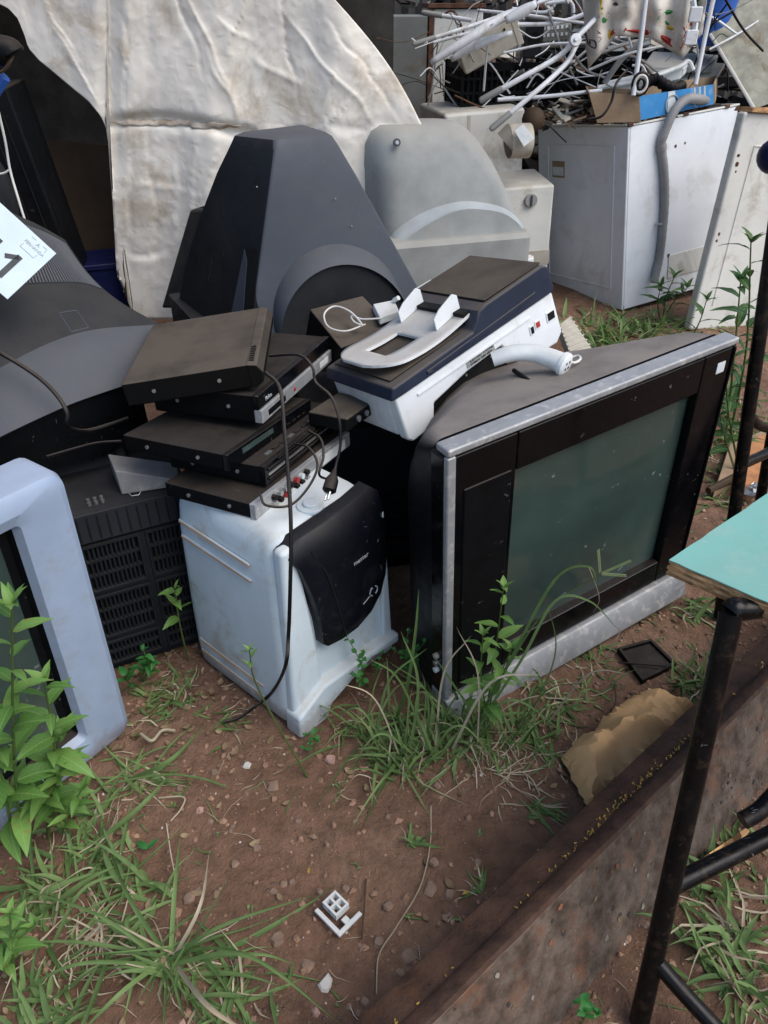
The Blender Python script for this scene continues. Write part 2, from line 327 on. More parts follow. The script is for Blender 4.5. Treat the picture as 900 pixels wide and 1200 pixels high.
def tarpmat():
    m = pm('weathered_tarp', (.78,.735,.66), .5, var=.08, vscale=3, bump=0, stain=((.50,.42,.32), .9, 3.8))
    N = m.node_tree.nodes; L = m.node_tree.links; B = N['Principled BSDF']; tc = N.new('ShaderNodeTexCoord').outputs['Object']
    def rdg(sc, det):
        n = N.new('ShaderNodeTexNoise'); n.noise_type = 'RIDGED_MULTIFRACTAL'; n.normalize = True; n.inputs['Scale'].default_value = sc; n.inputs['Detail'].default_value = det; n.inputs['Roughness'].default_value = .55; n.inputs['Distortion'].default_value = .3
        L.new(tc, n.inputs['Vector']); return n.outputs['Fac']
    a = N.new('ShaderNodeMath'); a.operation = 'MULTIPLY_ADD'; L.new(rdg(38, 5), a.inputs[0]); a.inputs[1].default_value = .5; L.new(rdg(13, 5), a.inputs[2])
    b = N.new('ShaderNodeBump'); b.inputs['Strength'].default_value = .6; b.inputs['Distance'].default_value = .0055; L.new(a.outputs[0], b.inputs['Height']); L.new(b.outputs[0], B.inputs['Normal'])
    return m
M['tarp'] = tarpmat()
def crinkle(m, sc, dist, st=.8):
    N = m.node_tree.nodes; L = m.node_tree.links; n = N.new('ShaderNodeTexNoise'); n.noise_type = 'RIDGED_MULTIFRACTAL'; n.normalize = True; n.inputs['Scale'].default_value = sc; n.inputs['Detail'].default_value = 4; n.inputs['Distortion'].default_value = .5
    L.new(N.new('ShaderNodeTexCoord').outputs['Object'], n.inputs['Vector']); b = N.new('ShaderNodeBump'); b.inputs['Strength'].default_value = st; b.inputs['Distance'].default_value = dist*.35; L.new(n.outputs['Fac'], b.inputs['Height']); L.new(b.outputs[0], N['Principled BSDF'].inputs['Normal'])
crinkle(M['paper'], 30, .008)
M['cloth'] = pm('cloth', (.60,.56,.50), .85, bump=.15, var=.12, vscale=12, stain=((.35,.29,.22), .5, 9))

# ================================================================== SETTING
def gz(x, y):
    f = max(0., 1 - max(0., math.hypot(x, y-1.4)-2.5)/2)
    p = Vector((x, y, 0))
    return f*(.014*noise.noise(p*3.1) + .008*noise.noise(p*9) + .006*noise.noise(p*27) + .004*noise.noise(p*64)) - .006
def axis_pts(lo, a, b, hi, step):
    out = []; x = a; k = step
    n = int((b-a)/step); mid = [a+i*step for i in range(n+1)]
    left = []; x = a; k = step*2
    while x > lo: x -= k; left.append(x); k *= 1.35
    right = []; x = mid[-1]; k = step*2
    while x < hi: x += k; right.append(x); k *= 1.35
    return left[::-1] + mid + right
xs = axis_pts(-120, -1.0, 1.3, 120, .0095); ys = axis_pts(-60, .40, 1.8, 160, .0095)
m = MB(); m.grid([[Vector((x, y, gz(x, y))) for x in xs] for y in ys])
o = m.build('ground', M['soil'], smooth=180); o['kind'] = 'structure'

# lean-to added to darken the left interior, and the metal fence behind the heap
t = thing('added_shade_shed', 'shed walls and roof added to darken the space behind the hanging tarp', 'shed', (-1.6, 4.0, 0))
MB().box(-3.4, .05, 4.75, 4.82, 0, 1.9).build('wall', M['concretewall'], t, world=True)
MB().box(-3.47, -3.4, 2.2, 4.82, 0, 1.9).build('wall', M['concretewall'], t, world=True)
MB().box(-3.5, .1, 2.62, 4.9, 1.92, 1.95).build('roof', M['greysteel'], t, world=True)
t = thing('metal_fence', 'grey corrugated metal fence at the very back', 'fence', (1.5, 6.6, 0))
for i in range(14):
    m = MB(); x0 = -.5 + i*.4
    m.grid([[Vector((x0+.4*k/16, 6.6+.012*math.sin(k/16*math.tau*4), z)) for k in range(17)] for z in (0, 1.7)])
    m.build('panel', M['concretewall'], t, world=True)

# ================================================================== BIG FRONT TELEVISION
T = thing('crt_television', 'large black flat-front television with worn silver frame and dark green screen', 'television', (.137, 1.209, -.022), (1.7, -3.8, 32.2))
W, H = .77, .725
MB().box(0, W, -.006, .034, H-.016, H).build('frame_top', M['silver'], T, bevel=.005)
MB().box(-.001, .019, -.006, .008, .065, H-.0165).build('frame_side', M['silver'], T, bevel=.004)
MB().box(W-.006, W, -.004, .05, .065, H-.0225).build('frame_side', M['black'], T, bevel=.002)
m = MB(); m.prism([(-.040,.0),(.05,.0),(.05,.0625),(-.008,.058),(-.028,.034)], 0, W, 'x'); m.build('frame_bottom', M['silver'], T, bevel=.004)
m = MB()
SX0, SX1, SZ0, SZ1 = .165, W-.095, .135, H-.108
m.box(.0195, SX0, .0, .05, .0645, H-.0225); m.box(.001, .0192, .0085, .05, .0645, H-.0225); m.box(SX1, W-.0065, .0, .05, .0645, H-.0225)
m.box(SX0+.0003, SX1-.0003, .0, .05, .0645, SZ0); m.box(SX0+.0003, SX1-.0003, .0, .05, SZ1, H-.0225)
m.build('bezel', M['gloss'], T, bevel=.004)
MB().box(.04, SX0-.012, -.003, .004, .09, H-.10).build('speaker_panel', M['black'], T, bevel=.003)
P = []
for j in range(13):
    P.append([Vector((lerp(SX0-.004, SX1+.004, i/16), .022 - .012*(1-(2*i/16-1)**2)*(1-(2*j/12-1)**2) , lerp(SZ0-.004, SZ1+.004, j/12))) for i in range(17)])
m = MB(); m.grid(P); m.build('screen', M['screen'], T, smooth=180)
rings = []
for (y, x0, x1, z0, z1, r) in ((.045,.004,W-.004,.02,H-.006,.02),(.10,.004,W-.004,.02,H-.014,.05),(.15,.02,W-.016,.03,H-.026,.12),(.22,.06,W-.05,.04,H-.048,.19),(.31,.13,W-.12,.06,H-.08,.2),(.40,.2,W-.19,.08,H-.13,.16),(.46,.23,W-.22,.1,H-.18,.12)):
    rings.append([Vector((p[0], y, p[1])) for p in rrect((x0+x1)/2, (z0+z1)/2, x1-x0, z1-z0, r, 6)])
m = MB(); m.loft(rings); sh = m.build('rear_shell', M['tvtop'], T, smooth=50)
tinv = MATX[T.name].inverted()
for (a, b, ww) in (((602,434),(646,465),.005),((622,470),(642,469),.003),((750,421),(768,420),.003)):
    p, q = tinv @ AZ(*a,.692), tinv @ AZ(*b,.702); m = MB(); m.tube([p, p.lerp(q,.5), q], ww, 6); m.build('vent_slot', M['hole'], T)
MB().box(W-.05, W-.025, -.0015, .004, H-.075, H-.05).build('sticker', M['white'], T)
for k, c in enumerate(('white','chrome','beige')):
    MB().cyl((.004, .025, .14+.022*k), (-1,0,0), .007, .012).build('av_socket', M[c], T)

# ================================================================== WHITE COOLER CASE WITH BLACK FRONT
T = thing('water_cooler', 'white water cooler case with curved black front panel, under the stack of players', 'cooler', (-.204, 1.146, 0), (0, 0, 48))
W, D, H = .328, .345, .508
def cw(z):     # slight taper upward
    return lerp(0, .022, z/H)
rings = []
for z, i in ((.0,.012),(.015,.003),(.06,0),(.2,.0),(.4,.004),(H-.05,.01),(H-.018,.018),(H-.004,.03),(H,.045)):
    a = cw(z)
    rings.append(qring([(i, i+.0, z),(W-a*1.6-i, i, z+0*a),(W-a*1.6-i, D-i, z),(i*.6, D-i, z)], .035, 5))
m = MB(); m.loft(rings); body = m.build('body', M['coolerwhite'], T, smooth=60)
# grooves on the left side (plane x=0) picked out by rusty dirt
def groove(y0, z0, y1, z1):
    m = MB(); m.tube([(.0012, y0, z0), (.0012, y1, z1)], .0026, 6); m.build('side_ridge', M['coolerwhite'], body)
    m = MB(); m.tube([(-.0004, y0, z0-.0036), (-.0004, y1, z1-.0036)], .0024, 5); m.build('dirt_line', M['orangeline'], body)
for (z0, z1) in ((.415,.422),(.375,.382),(.075,.085),(.04,.05)): groove(.315, z0+.01, .085, z1)
# front: raised panel frame plus curved black mask
poly = [(.016,.478),(.05,.497),(.12,.507),(.2,.512),(.27,.512),(.290,.495),(.296,.42),(.303,.34),(.299,.28),(.278,.235),(.24,.208),(.19,.196),(.14,.196),(.10,.202),(.088,.215),(.082,.28),(.065,.36),(.04,.44)]
def bow(x, z): return -.010 - .030*math.sin(math.pi*max(0, min(1, x/.31)))*(0.35+.65*(z/.5)) + .030*max(0, (z-.44)/.07)**2
cx = sum(p[0] for p in poly)/len(poly); cz = sum(p[1] for p in poly)/len(poly)
rings = []
for s_, dy in ((1.0, .03), (1.0, .003), (.985, 0), (.8, 0), (.6, 0), (.35, 0), (.1, 0)):
    rings.append([Vector((cx+(p[0]-cx)*s_, bow(cx+(p[0]-cx)*s_, cz+(p[1]-cz)*s_) + dy, cz+(p[1]-cz)*s_)) for p in poly])
m = MB(); m.loft(rings); pan = m.build('front_panel', pm('scuffed_black_panel', (.005,.006,.010), .4, spec=.2, bump=.06, bscale=90, stain=((.024,.028,.036), .6, 9), dust=.2, dustc=(.07,.06,.05), scratch=.5), T, smooth=50)
m = MB(); m.tube(cr([(.07,bow(.07,.47)-.0005,.47),(.10,bow(.1,.4)-.0005,.4),(.13,bow(.13,.29)-.0005,.29),(.15,bow(.15,.2)-.0005,.2)]), .002, 6); m.build('crease', M['hole'], pan)
text_part('master', .016, 'lettering', M['prtgrey'], pan, frame_mat((.172, bow(.2,.385)-.004, .383), (1,.02,.06), (0,0,1)))
text_part('Frio', .026, 'lettering', M['prtgrey'], pan, frame_mat((.222, bow(.23,.385)+.002, .386), (1,.12,.06), (0,0,1)))
m = MB(); m.tube([(.205, bow(.2,.262)-.001, .256), (.228, bow(.225,.262)-.001, .262)], .0012, 5)
for a0, a1 in ((110,250),(-60,60)):
    m.tube([(.243+.012*math.cos(R_(a)), bow(.243,.265)-.002, .268+.012*math.sin(R_(a))) for a in range(a0, a1+1, 20)], .0016, 5)
m.build('tap_symbol', M['prtgrey'], pan)
# lower front recess panel and raised columns at both sides
m = MB(); m.prism([(.004,.0),(.10,.0),(.088,.16),(.07,.32),(.05,.455),(.04,.49),(.008,.49)], -.010, .02, 'y'); m.build('front_column', M['coolerwhite'], T, bevel=.011, seg=4)
m = MB(); m.prism([(W-.035,.03),(W-.002,.03),(W-.034,.45),(W-.048,.44)], -.012, .02, 'y'); m.build('front_column', M['coolerwhite'], T, bevel=.006, seg=3)
m = MB(); m.prism([(.0,-.005),(.085,-.005),(.10,.03),(.23,.075),(W,.06),(W,.09),(.08,.1),(0,.06)], -.03, .02, 'y'); m.build('front_foot', M['coolerwhite'], T, bevel=.008, seg=3)
m = MB(); m.cyl((.14, .05, H-.006), (0,0,1), .028, .010, 16); m.cyl((.14,.05,H+.004), (0,0,1), .015, .006, 12); m.build('top_fitting', M['coolerwhite'], T, bevel=.002)

# ================================================================== STACK OF PLAYERS on the cooler
def player(name, label, dims, loc, eul, bodymat, front, cat='player'):
    T = thing(name, label, cat, loc, eul, 'stack of players on the white cooler'); w_, d, h = dims   # x = front-back (front at +x), y = width
    MB().box(0, w_-.014, .001, d-.001, .004, h).build('cover', bodymat, T, bevel=.0025)
    MB().box(.01, w_-.02, .01, d-.01, .0, .0045).build('base_plate', M['blacksteel'], T)
    for (sx) in (.06, w_*.72):
        MB().cyl((sx, .0015, h*.55), (0,-1,0), .004, .003, 10).build('screw', M['chrome'], T)
    front(T, w_, d, h); return T
def f_plain(T, w_, d, h):
    MB().box(w_-.014, w_, 0, d, .002, h+.001).build('front_panel', M['gloss'], T, bevel=.003)
    MB().box(w_-.002, w_+.0006, .05, d*.5, h*.55, h*.85).build('display_window', M['screen'], T)
    for k in range(5): MB().box(w_-.001, w_+.002, d*.6+.022*k, d*.6+.022*k+.014, h*.3, h*.5).build('button', M['black'], T, bevel=.001)
def f_round(T, w_, d, h):
    prof = [(w_-.016,.002),(w_-.004,.002),(w_+.012,h*.25),(w_+.014,h*.6),(w_+.004,h*.95),(w_-.016,h+.001)]
    m = MB(); vs = [(x, z) for x, z in prof]
    m.v = []; n = len(vs)
    m.add([Vector((x, 0, z)) for x, z in vs] + [Vector((x, d, z)) for x, z in vs], [tuple(range(n)), tuple(range(2*n-1, n-1, -1))] + [(i, (i+1) % n, n+(i+1) % n, n+i) for i in range(n)])
    m.build('front_panel', M['blackdusty'], T, bevel=.003)
    for k in range(7): MB().box(w_-.012, w_-.002, .02+.012*k, .027+.012*k, h-.002, h+.0022).build('button', M['black'], T, bevel=.001)
def f_silver(T, w_, d, h):
    MB().box(w_-.014, w_, 0, d, h*.52, h+.001).build('front_panel', M['gloss'], T, bevel=.002)
    MB().box(w_-.014, w_+.004, .002, d-.002, .002, h*.5).build('silver_strip', M['silver'], T, bevel=.002)
    MB().box(w_, w_+.0045, d*.08, d*.3, h*.12, h*.34).build('slot', M['black'], T, bevel=.001)
    MB().box(w_+.0035, w_+.005, d*.8, d*.93, h*.15, h*.38).build('sticker', M['white'], T)
    text_part('Philco', .012, 'lettering', M['prtgrey'], T, frame_mat((w_+.0006, .03, h*.66), (0,1,0), (0,0,1)))
    MB().cyl((w_+.003, d*.42, h*.25), (1,0,0), .004, .003, 10).build('led', M['redjack'], T)
def f_rows(T, w_, d, h):
    MB().box(w_-.014, w_, 0, d, .002, h+.001).build('front_panel', M['gloss'], T, bevel=.002)
    for k, z in enumerate((.25, .5, .72)):
        MB().box(w_-.001, w_+.004, .01, d-.01, h*z, h*z+.004).build('trim_strip', M['black'] if k != 1 else M['chrome'], T, bevel=.0008)
    MB().box(w_-.001, w_+.002, d*.15, d*.6, h*.78, h*.95).build('tape_flap', M['black'], T, bevel=.001)
    for k in range(8): MB().box(w_-.03-.002, w_-.024, .05+.03*k, .07+.03*k, h, h+.002).build('button', M['chrome'] if k % 3 == 0 else M['black'], T)
def f_jacks(T, w_, d, h):
    MB().box(w_-.014, w_, 0, d, .002, h+.001).build('rear_panel', M['silver'], T, bevel=.002)
    for r in range(2):
        for k in range(7):
            c = ('chrome','black','white','black','chrome','black','redjack')[(k*3+r) % 7]
            MB().cyl((w_, .06+.02*k, h*.3+r*h*.4), (1,0,0), .0062, .009, 10).build('jack', M[c], T)
    MB().box(w_, w_+.002, d*.66, d*.93, h*.2, h*.8).build('label', M['white'], T)
player('disc_player', 'lowest thin black player with coloured jacks on its silver panel, resting on the cooler', (.225,.373,.036), (-.448,1.335,.495), (-2.3,-2.5,-27), M['black'], f_jacks)
player('video_recorder', 'black recorder with stacked trim rows, second from the bottom of the pile', (.235,.345,.044), (-.448,1.395,.528), (-3,-3.5,-24), M['black'], f_rows)
player('disc_player', 'slim black player jutting left, third from the bottom of the pile', (.257,.33,.038), (-.535,1.391,.572), (-4,-2.4,-24.2), M['blacksteel'], f_plain)
player('receiver', 'black receiver with pale silver strip along its front, second from the top', (.25,.376,.062), (-.487,1.482,.617), (-1.5,-2.6,-18.8), M['blacksteel'], f_silver)
player('video_recorder', 'dusty brown-black recorder with rounded front on top of the pile', (.268,.346,.052), (-.515,1.407,.663), (-.2,-8,3.7), M['blackdusty'], f_round)
T = thing('set_top_box', 'small dusty black box with two chrome sockets at the right of the pile', 'box', (-.165,1.50,.578), (-3,-3,-28))
MB().box(0, .1, 0, .13, 0, .032).build('case', M['blackdusty'], T, bevel=.005)
for y in (.045, .08): MB().cyl((.1,y,.016), (1,0,0), .007, .004, 12).build('socket', M['chrome'], T)

# cables of the stack
def cable(label, pts, r=.0032, mat='cable', n=7, plug=None, name='cable', cat='cable', group=None):
    pts = cr(pts, n); T = thing(name, label, cat, tuple(pts[-1]), group=group)
    m = MB(); m.tube(pts, r, 8); m.build('cord', M[mat], T, world=True)
    if plug:
        d = (pts[-1]-pts[-2]).normalized(); m = MB(); e = pts[-1]
        m.tube([e-d*.012, e, e+d*.012, e+d*.034, e+d*.038], [.004,.007,.013,.014,.010], 12); m.build('plug', M['black'], T, world=True)
        s_ = d.orthogonal().normalized()
        for k in (-1, 1): MB().tube([e+d*.037+s_*.006*k, e+d*.054+s_*.006*k], .0024, 8).build('pin', M['chrome'], T, world=True)
    return T
cable('black cable hanging from the stack down the cooler front to the soil',
      [AY(312,437,1.40), AY(328,455,1.26), AY(333,500,1.20), AY(338,560,1.15), AY(341,620,1.10), AY(340,690,1.06), AY(338,745,1.05), AY(334,782,1.03), AZ(318,812,.085), AZ(296,830,.03), AZ(278,842,.008), AZ(262,846,.006)], .0036)
cable('black cable with two-pin plug dangling on the cooler top',
      [AY(316,417,1.52), AY(350,416,1.47), AY(366,430,1.42), AY(370,448,1.40), AY(388,465,1.36), AY(397,490,1.33), AY(399,520,1.31), AY(394,545,1.29), AY(391,556,1.275)], .003, plug=True)
cable('thin black cable looped over the jacks of the lowest player',
      [AY(345,520,1.40), AY(362,525,1.33), AY(372,545,1.30), AY(362,570,1.27), AY(340,592,1.24), AY(312,592,1.22), AY(305,580,1.26)], .0026)
cable('short black lead crossing the recorder trim rows',
      [AY(362,505,1.42), AY(376,515,1.36), AY(379,535,1.32), AY(374,556,1.29), AY(385,562,1.32)], .0026)

T = thing('dark_gap_filler', 'added black block darkening the gap between the cooler and the large television', 'cabinet', (-.06,1.86,0), (0,0,14))  # black block added to make this gap read as dark
MB().box(-.17,.15,-.14,.14,0,.50).build('cabinet', M['black'], T, bevel=.008)
MB().box(-.15,.13,-.144,-.141,.04,.46).build('front_plate', M['ventblack'], T)
for k in range(6): MB().box(-.12,.10,-.147,-.1445,.10+.03*k,.112+.03*k).build('slot', M['hole'], T)
# ================================================================== PRINTER
T = thing('printer', 'white and navy office printer tilted on top of the large television', 'printer', (.055,1.45,.556), (-9,-14.5,38.5))
W, D, H = .49, .245, .158
poly = [(.0,.012),(.012,.0),(.075,.004),(.092,.052),(.20,.072),(.305,.078),(.33,.03),(.36,.006),(.47,.0),(.492,.02),(W-.008,.125),(.0,.112)]
m = MB(); m.prism(poly, 0, .03, 'y'); side = m.build('side_panel', M['whiteprn'], T, bevel=.006, seg=3)
m = MB(); m.prism([(.0,.012),(.075,.006),(.09,.055),(.30,.075),(.34,.012),(.47,.008),(W-.012,.12),(.0,.11)], .0305, D, 'y'); m.build('body', M['whiteprn'], T, bevel=.008)
m = MB(); m.box(.1,.33,.028,.2,.012,.07); m.build('paper_cavity', M['hole'], T)
for x in (.13,.21,.29): MB().cyl((x,.028,.045+.05*(x-.1)), (0,-1,0), .003, .002, 8).build('screw', M['chrome'], T)
MB().prism([(.055,.09),(.40,.098),(.40,.104),(.055,.096)], -.003, .003, 'y').build('ridge', M['whiteprn'], T, bevel=.0015)
# navy lid: flat bed then hump for the feeder
m = MB(); m.prism([(-.012,.113),(.02,.113),(W-.010,.126),(W-.004,.135),(W-.014,.190),(W-.03,.197),(.285,.190),(.262,.184),(.250,.168),(.232,.150),(.0,.14)], -.006, D+.006, 'y'); lid = m.build('lid', M['navy'], T, bevel=.007, seg=3)
MB().prism([(.09,.124),(W-.16,.136),(W-.07,.145),(W-.065,.152),(W-.16,.146),(.09,.132)], -.009, -.004, 'y').build('lid_trim', M['navy'], T, bevel=.0015)
MB().box(.02, .225, .02, D-.01, .141, .1435, Matrix.Rotation(R_(-2.2),4,'Y') @ Matrix.Translation((0,0,.0005))).build('bed_cover', M['blackdusty'], T, bevel=.002)
MB().prism([(.287,.1908),(W-.03,.1978),(W-.022,.2005),(.29,.195)], .004, D-.004, 'y').build('feeder_cover', M['blackdusty'], T, bevel=.002)
MB().box(.240, .268, .025, D-.02, .156, .183).build('feeder_throat', M['hole'], T)
# feed tray with window cut
def traypt(u, v): # u along tray toward left end, v across
    x = lerp(.268, .0, u); z = lerp(.180, .166, u) + .014*math.sin(u*math.pi)*-1 + .01*u*u; return Vector((x, v, z))
outer = []; 
def tray_half(u): return .102 if u < .72 else .102*math.sqrt(max(.12, 1-((u-.72)/.30)**2))
m = MB(); NU, NV = 26, 16
for th, sgn in ((.0, 1), (.006, -1)):
    for i in range(NU):
        for j in range(NV):
            u0, u1 = i/NU, (i+1)/NU
            if .42 < (u0+u1)/2 < .76 and 5 <= j <= 10: continue
            q = []
            for (u, jj) in ((u0,j),(u0,j+1),(u1,j+1),(u1,j)):
                p = traypt(u, .124 + tray_half(u)*(2*jj/NV-1)); p.z -= th; q.append(p)
            m.add(q, [(0,1,2,3)])
tr = m.build('feed_tray', pm('dusty_tray', (.70,.72,.72), .5, dust=.85, dustc=(.36,.32,.27), dscale=7, bump=.06), T, smooth=40)
bm = bmesh.new(); bm.from_mesh(tr.data); bmesh.ops.remove_doubles(bm, verts=bm.verts, dist=1e-5)
be = [e for e in bm.edges if e.is_boundary]; top = {}
for e in be:
    for v in e.verts: top.setdefault((round(v.co.x,4), round(v.co.y,4)), []).append(v)
pairs = {}
for k, l in top.items():
    l.sort(key=lambda v: -v.co.z)
    if len(l) >= 2: pairs[l[0]] = l[-1]
for e in be:
    a, b = e.verts
    if a in pairs and b in pairs:
        try: bm.faces.new((a, b, pairs[b], pairs[a]))
        except ValueError: pass
bmesh.ops.recalc_face_normals(bm, faces=bm.faces); bm.to_mesh(tr.data); bm.free()
for v in (.060, .188):
    p0, p1 = traypt(.02, v), traypt(.30, v)
    m = MB(); m.prism([(p0.x,p0.z),(p0.x,p0.z+.034),(p0.x-.012,p0.z+.042),(p1.x+.02,p1.z+.040),(p1.x,p1.z+.026),(p1.x,p1.z)], v-.002, v+.002, 'y'); m.build('paper_guide', M['whiteprn'], T, bevel=.0012)
m = MB(); m.box(.30,.36,D+.0,D+.03,.16,.185); m.build('hinge', M['whiteprn'], T, bevel=.003)
for (x, z, w_, h, mt) in ((.452,.066,.022,.018,'hole'),(.395,.062,.009,.016,'hole'),(.413,.068,.012,.013,'redjack')):
    f = MB().box(x-.003, x+w_+.003, -.0022, .004, z-.003, z+h+.003).build('socket', M['whiteprn'], side, bevel=.001)
    MB().box(x, x+w_, -.003, .003, z, z+h).build('socket_opening', M[mt], T)
MB().box(.20,.285,-.0012,.002,.074,.092, Matrix.Rotation(R_(-1.5),4,'Y')).build('rating_label', M['greyplastic'], T)
text_part('LISTED 14W8', .012, 'lettering', M['ink'], T, frame_mat((.208,-.0018,.0885), (1,0,.03), (0,0,1)))
text_part('E198624 120V 60Hz', .008, 'lettering', M['ink'], T, frame_mat((.208,-.0018,.0800), (1,0,.03), (0,0,1)))

# flat black lid behind the printer with white cable loop
T = thing('flat_black_case', 'flat black dusty case leaning behind the printer, under a white cable loop', 'case', tuple(AY(410,380,1.85)))
q = [AY(363,362,1.86), AY(425,346,1.98), AY(462,385,1.86), AY(400,408,1.72)]; nn = (q[1]-q[0]).cross(q[3]-q[0]).normalized(); nn = nn if nn.z < 0 else -nn
m = MB(); m.hexa([p+nn*.08 for p in q] + q); m.build('case', M['blackdusty'], T, bevel=.004, world=True)
cable('thin white cable curled in a loop on the flat black case',
      [AY(428,380,1.80), AY(405,388,1.76), AY(385,383,1.77), AY(380,368,1.81), AY(392,359,1.84), AY(410,365,1.82), AY(424,380,1.79), AY(415,377,1.80), AY(412,370,1.82), AY(425,374,1.80), AY(448,373,1.80)], .0022, 'wcable')
T = thing('white_plastic_bracket', 'small white plastic bracket behind the printer tray', 'bracket', tuple(AY(450,357,1.95)))
q = [AY(437,356,1.92), AY(462,351,1.95), AY(468,364,1.88), AY(445,372,1.84)]
m = MB(); m.hexa([p-Vector((0,0,.02)) for p in q] + q); m.build('plate', M['white'], T, bevel=.003, world=True)
MB().tube([AY(462,352,1.93), AY(467,349,1.92)], .006, 10).build('knob', M['white'], T, world=True)

# handset on the television
T = thing('telephone_handset', 'white curved handset lying on the large television beside the printer', 'handset', tuple(AZ(620,425,.70)))
cen = cr([AZ(577,421,.725), AZ(600,414,.738), AZ(625,414,.738), AZ(645,420,.733), AZ(661,427,.728)], 6)
m = MB(); m.tube(cen, [.016+.006*(i/len(cen)) for i in range(len(cen))], 14); m.build('grip', M['white'], T, world=True)
d = (cen[-1]-cen[-2]).normalized(); m = MB(); m.tube([cen[-1]-d*.004, cen[-1]+d*.004, cen[-1]+d*.008], [.025,.025,.019], 18); m.build('end_cap', M['whiteprn'], T, world=True)
m = MB(); e = cen[-1]+d*.008
for a in (45,135,225,315):
    s_ = d.cross(Vector((0,0,1))).normalized(); t_ = s_.cross(d); c = e + (s_*math.cos(R_(a))+t_*math.sin(R_(a)))*.009; m.tube([c-d*.001, c+d*.0007], .003, 8)
m.build('speaker_holes', M['hole'], T, world=True)
cable('white cord looped at the end of the handset', [cen[-1]+d*.004, AZ(670,418,.735), AZ(664,414,.74), AZ(660,419,.735), AZ(672,425,.725), AZ(680,421,.72), AZ(677,417,.72), AZ(666,420,.715)], .0028, 'wcable')
T = thing('beige_louvre_panel', 'beige ribbed plastic panel behind the printer foot', 'panel', tuple(AY(675,408,2.05)))
q = [AY(655,380,2.2), AY(668,370,2.35), AY(700,418,2.15), AY(672,425,2.0)]
m = MB(); m.hexa([p-Vector((0,0,.03)) for p in q] + q); m.build('panel', M['beige'], T, bevel=.002, world=True)
for k in range(9):
    t_ = (k+.5)/9; a = q[0].lerp(q[3], t_); b = q[1].lerp(q[2], t_); MB().tube([a+Vector((0,0,.002)), b+Vector((0,0,.002))], .003, 6).build('rib', M['beige'], T, world=True)

# ================================================================== SILVER-BLUE TELEVISION lower left
T = thing('crt_television', 'silver-blue television with dark screen in the lower left corner behind weeds', 'television', (-.900,.661,0), (0,0,55))
MT = MATX[T.name]; inv = MT.inverted(); W, H = .60, .672
org = MT @ Vector((0,0,0)); nrm = MT.to_3x3() @ Vector((0,-1,0))
def loc_(px, py): return inv @ AP(px, py, org, nrm)
ia, ib = loc_(100, 866), loc_(22, 622)       # inner opening corners at the far (right) side
IX1 = (ia.x+ib.x)/2; IZ0, IZ1 = ia.z, ib.z; IX0 = W-IX1
def bezel_ring(x0, x1, z0, z1, r, y, n=5): return [Vector((p[0], y, p[1])) for p in rrect((x0+x1)/2, (z0+z1)/2, x1-x0, z1-z0, r, n)]
m = MB()
m.loft([bezel_ring(0,W,0,H,.03,.10), bezel_ring(0,W,0,H,.03,.022), bezel_ring(.004,W-.004,.004,H-.004,.03,.008), bezel_ring(.016,W-.016,.016,H-.016,.026,.0),
        bezel_ring(IX0-.035,IX1+.035,IZ0-.03,IZ1+.03,.03,-.004), bezel_ring(IX0-.008,IX1+.008,IZ0-.008,IZ1+.008,.012,.004), bezel_ring(IX0,IX1,IZ0,IZ1,.008,.022)], False, False)
m.build('bezel', M['bluesilver'], T, smooth=25)
m = MB(); m.loft([bezel_ring(IX0,IX1,IZ0,IZ1,.008,.0225), bezel_ring(IX0+.004,IX1-.004,IZ0+.004,IZ1-.004,.008,.04), bezel_ring(IX0+.018,IX1-.018,IZ0+.018,IZ1-.018,.02,.045)], False, False); m.build('screen_surround', M['black'], T)
P = [[Vector((lerp(IX0+.016,IX1-.016,i/12), .046-.014*(1-(i/6-1)**2)*(1-(j/6-1)**2), lerp(IZ0+.016,IZ1-.016,j/12))) for i in range(13)] for j in range(13)]
m = MB(); m.grid(P); m.build('screen', M['screen'], T, smooth=180)
m = MB(); m.loft([bezel_ring(.01,W-.01,.01,H-.01,.05,.10), bezel_ring(.02,W-.02,.02,H-.02,.05,.14), bezel_ring(.1,W-.12,.08,H-.14,.08,.26), bezel_ring(.17,W-.2,.12,H-.24,.08,.38)]); m.build('rear_shell', M['greyplastic'], T, smooth=50)
for k, s_ in enumerate((.3,.33,.36)): MB().cyl((s_,-.002,.045), (0,-1,0), .007, .004, 12).build('button', M['bluesilver'], T)

# ================================================================== BLACK VENTED TELEVISION BACK
T = thing('crt_television', 'black television turned back to front, its rear covered in vent slot grids', 'television', (-.835,1.217,0), (0,0,27.7))
W, H = .47, .462; 
MB().box(0, W, .02, .30, .0, H-.012).build('rear_shell', M['ventblack'], T, bevel=.008)
MB().box(.012, W-.012, .0185, .0205, .03, .385).build('grille_backing', M['hole'], T)
fr = MB()
cols = [(.01,.062),(.074,.20),(.212,.338),(.35,.46)]; rows = [(.03,.10),(.112,.235),(.247,.375)]
for (x0, x1) in cols:
    for (z0, z1) in rows:
        g = MB(); b = .006
        g.box(x0,x0+b,.004,.02,z0,z1); g.box(x1-b,x1,.004,.02,z0,z1); g.box(x0+b+.0002,x1-b-.0002,.004,.02,z0,z0+b); g.box(x0+b+.0002,x1-b-.0002,.004,.02,z1-b,z1)
        n = int((x1-x0-2*b)/.0092); px_ = (x1-x0-2*b)/n
        for k in range(1, n): g.box(x0+b+k*px_-.0022, x0+b+k*px_+.0022, .008, .0195, z0+b, z1-b)
        nz = max(2, int((z1-z0)/.034)); pz = (z1-z0-2*b)/nz
        for k in range(1, nz): g.box(x0+b, x1-b, .0075, .0192, z0+b+k*pz-.003, z0+b+k*pz+.003)
        g.build('vent_grille', M['ventblack'], T)
m = MB()
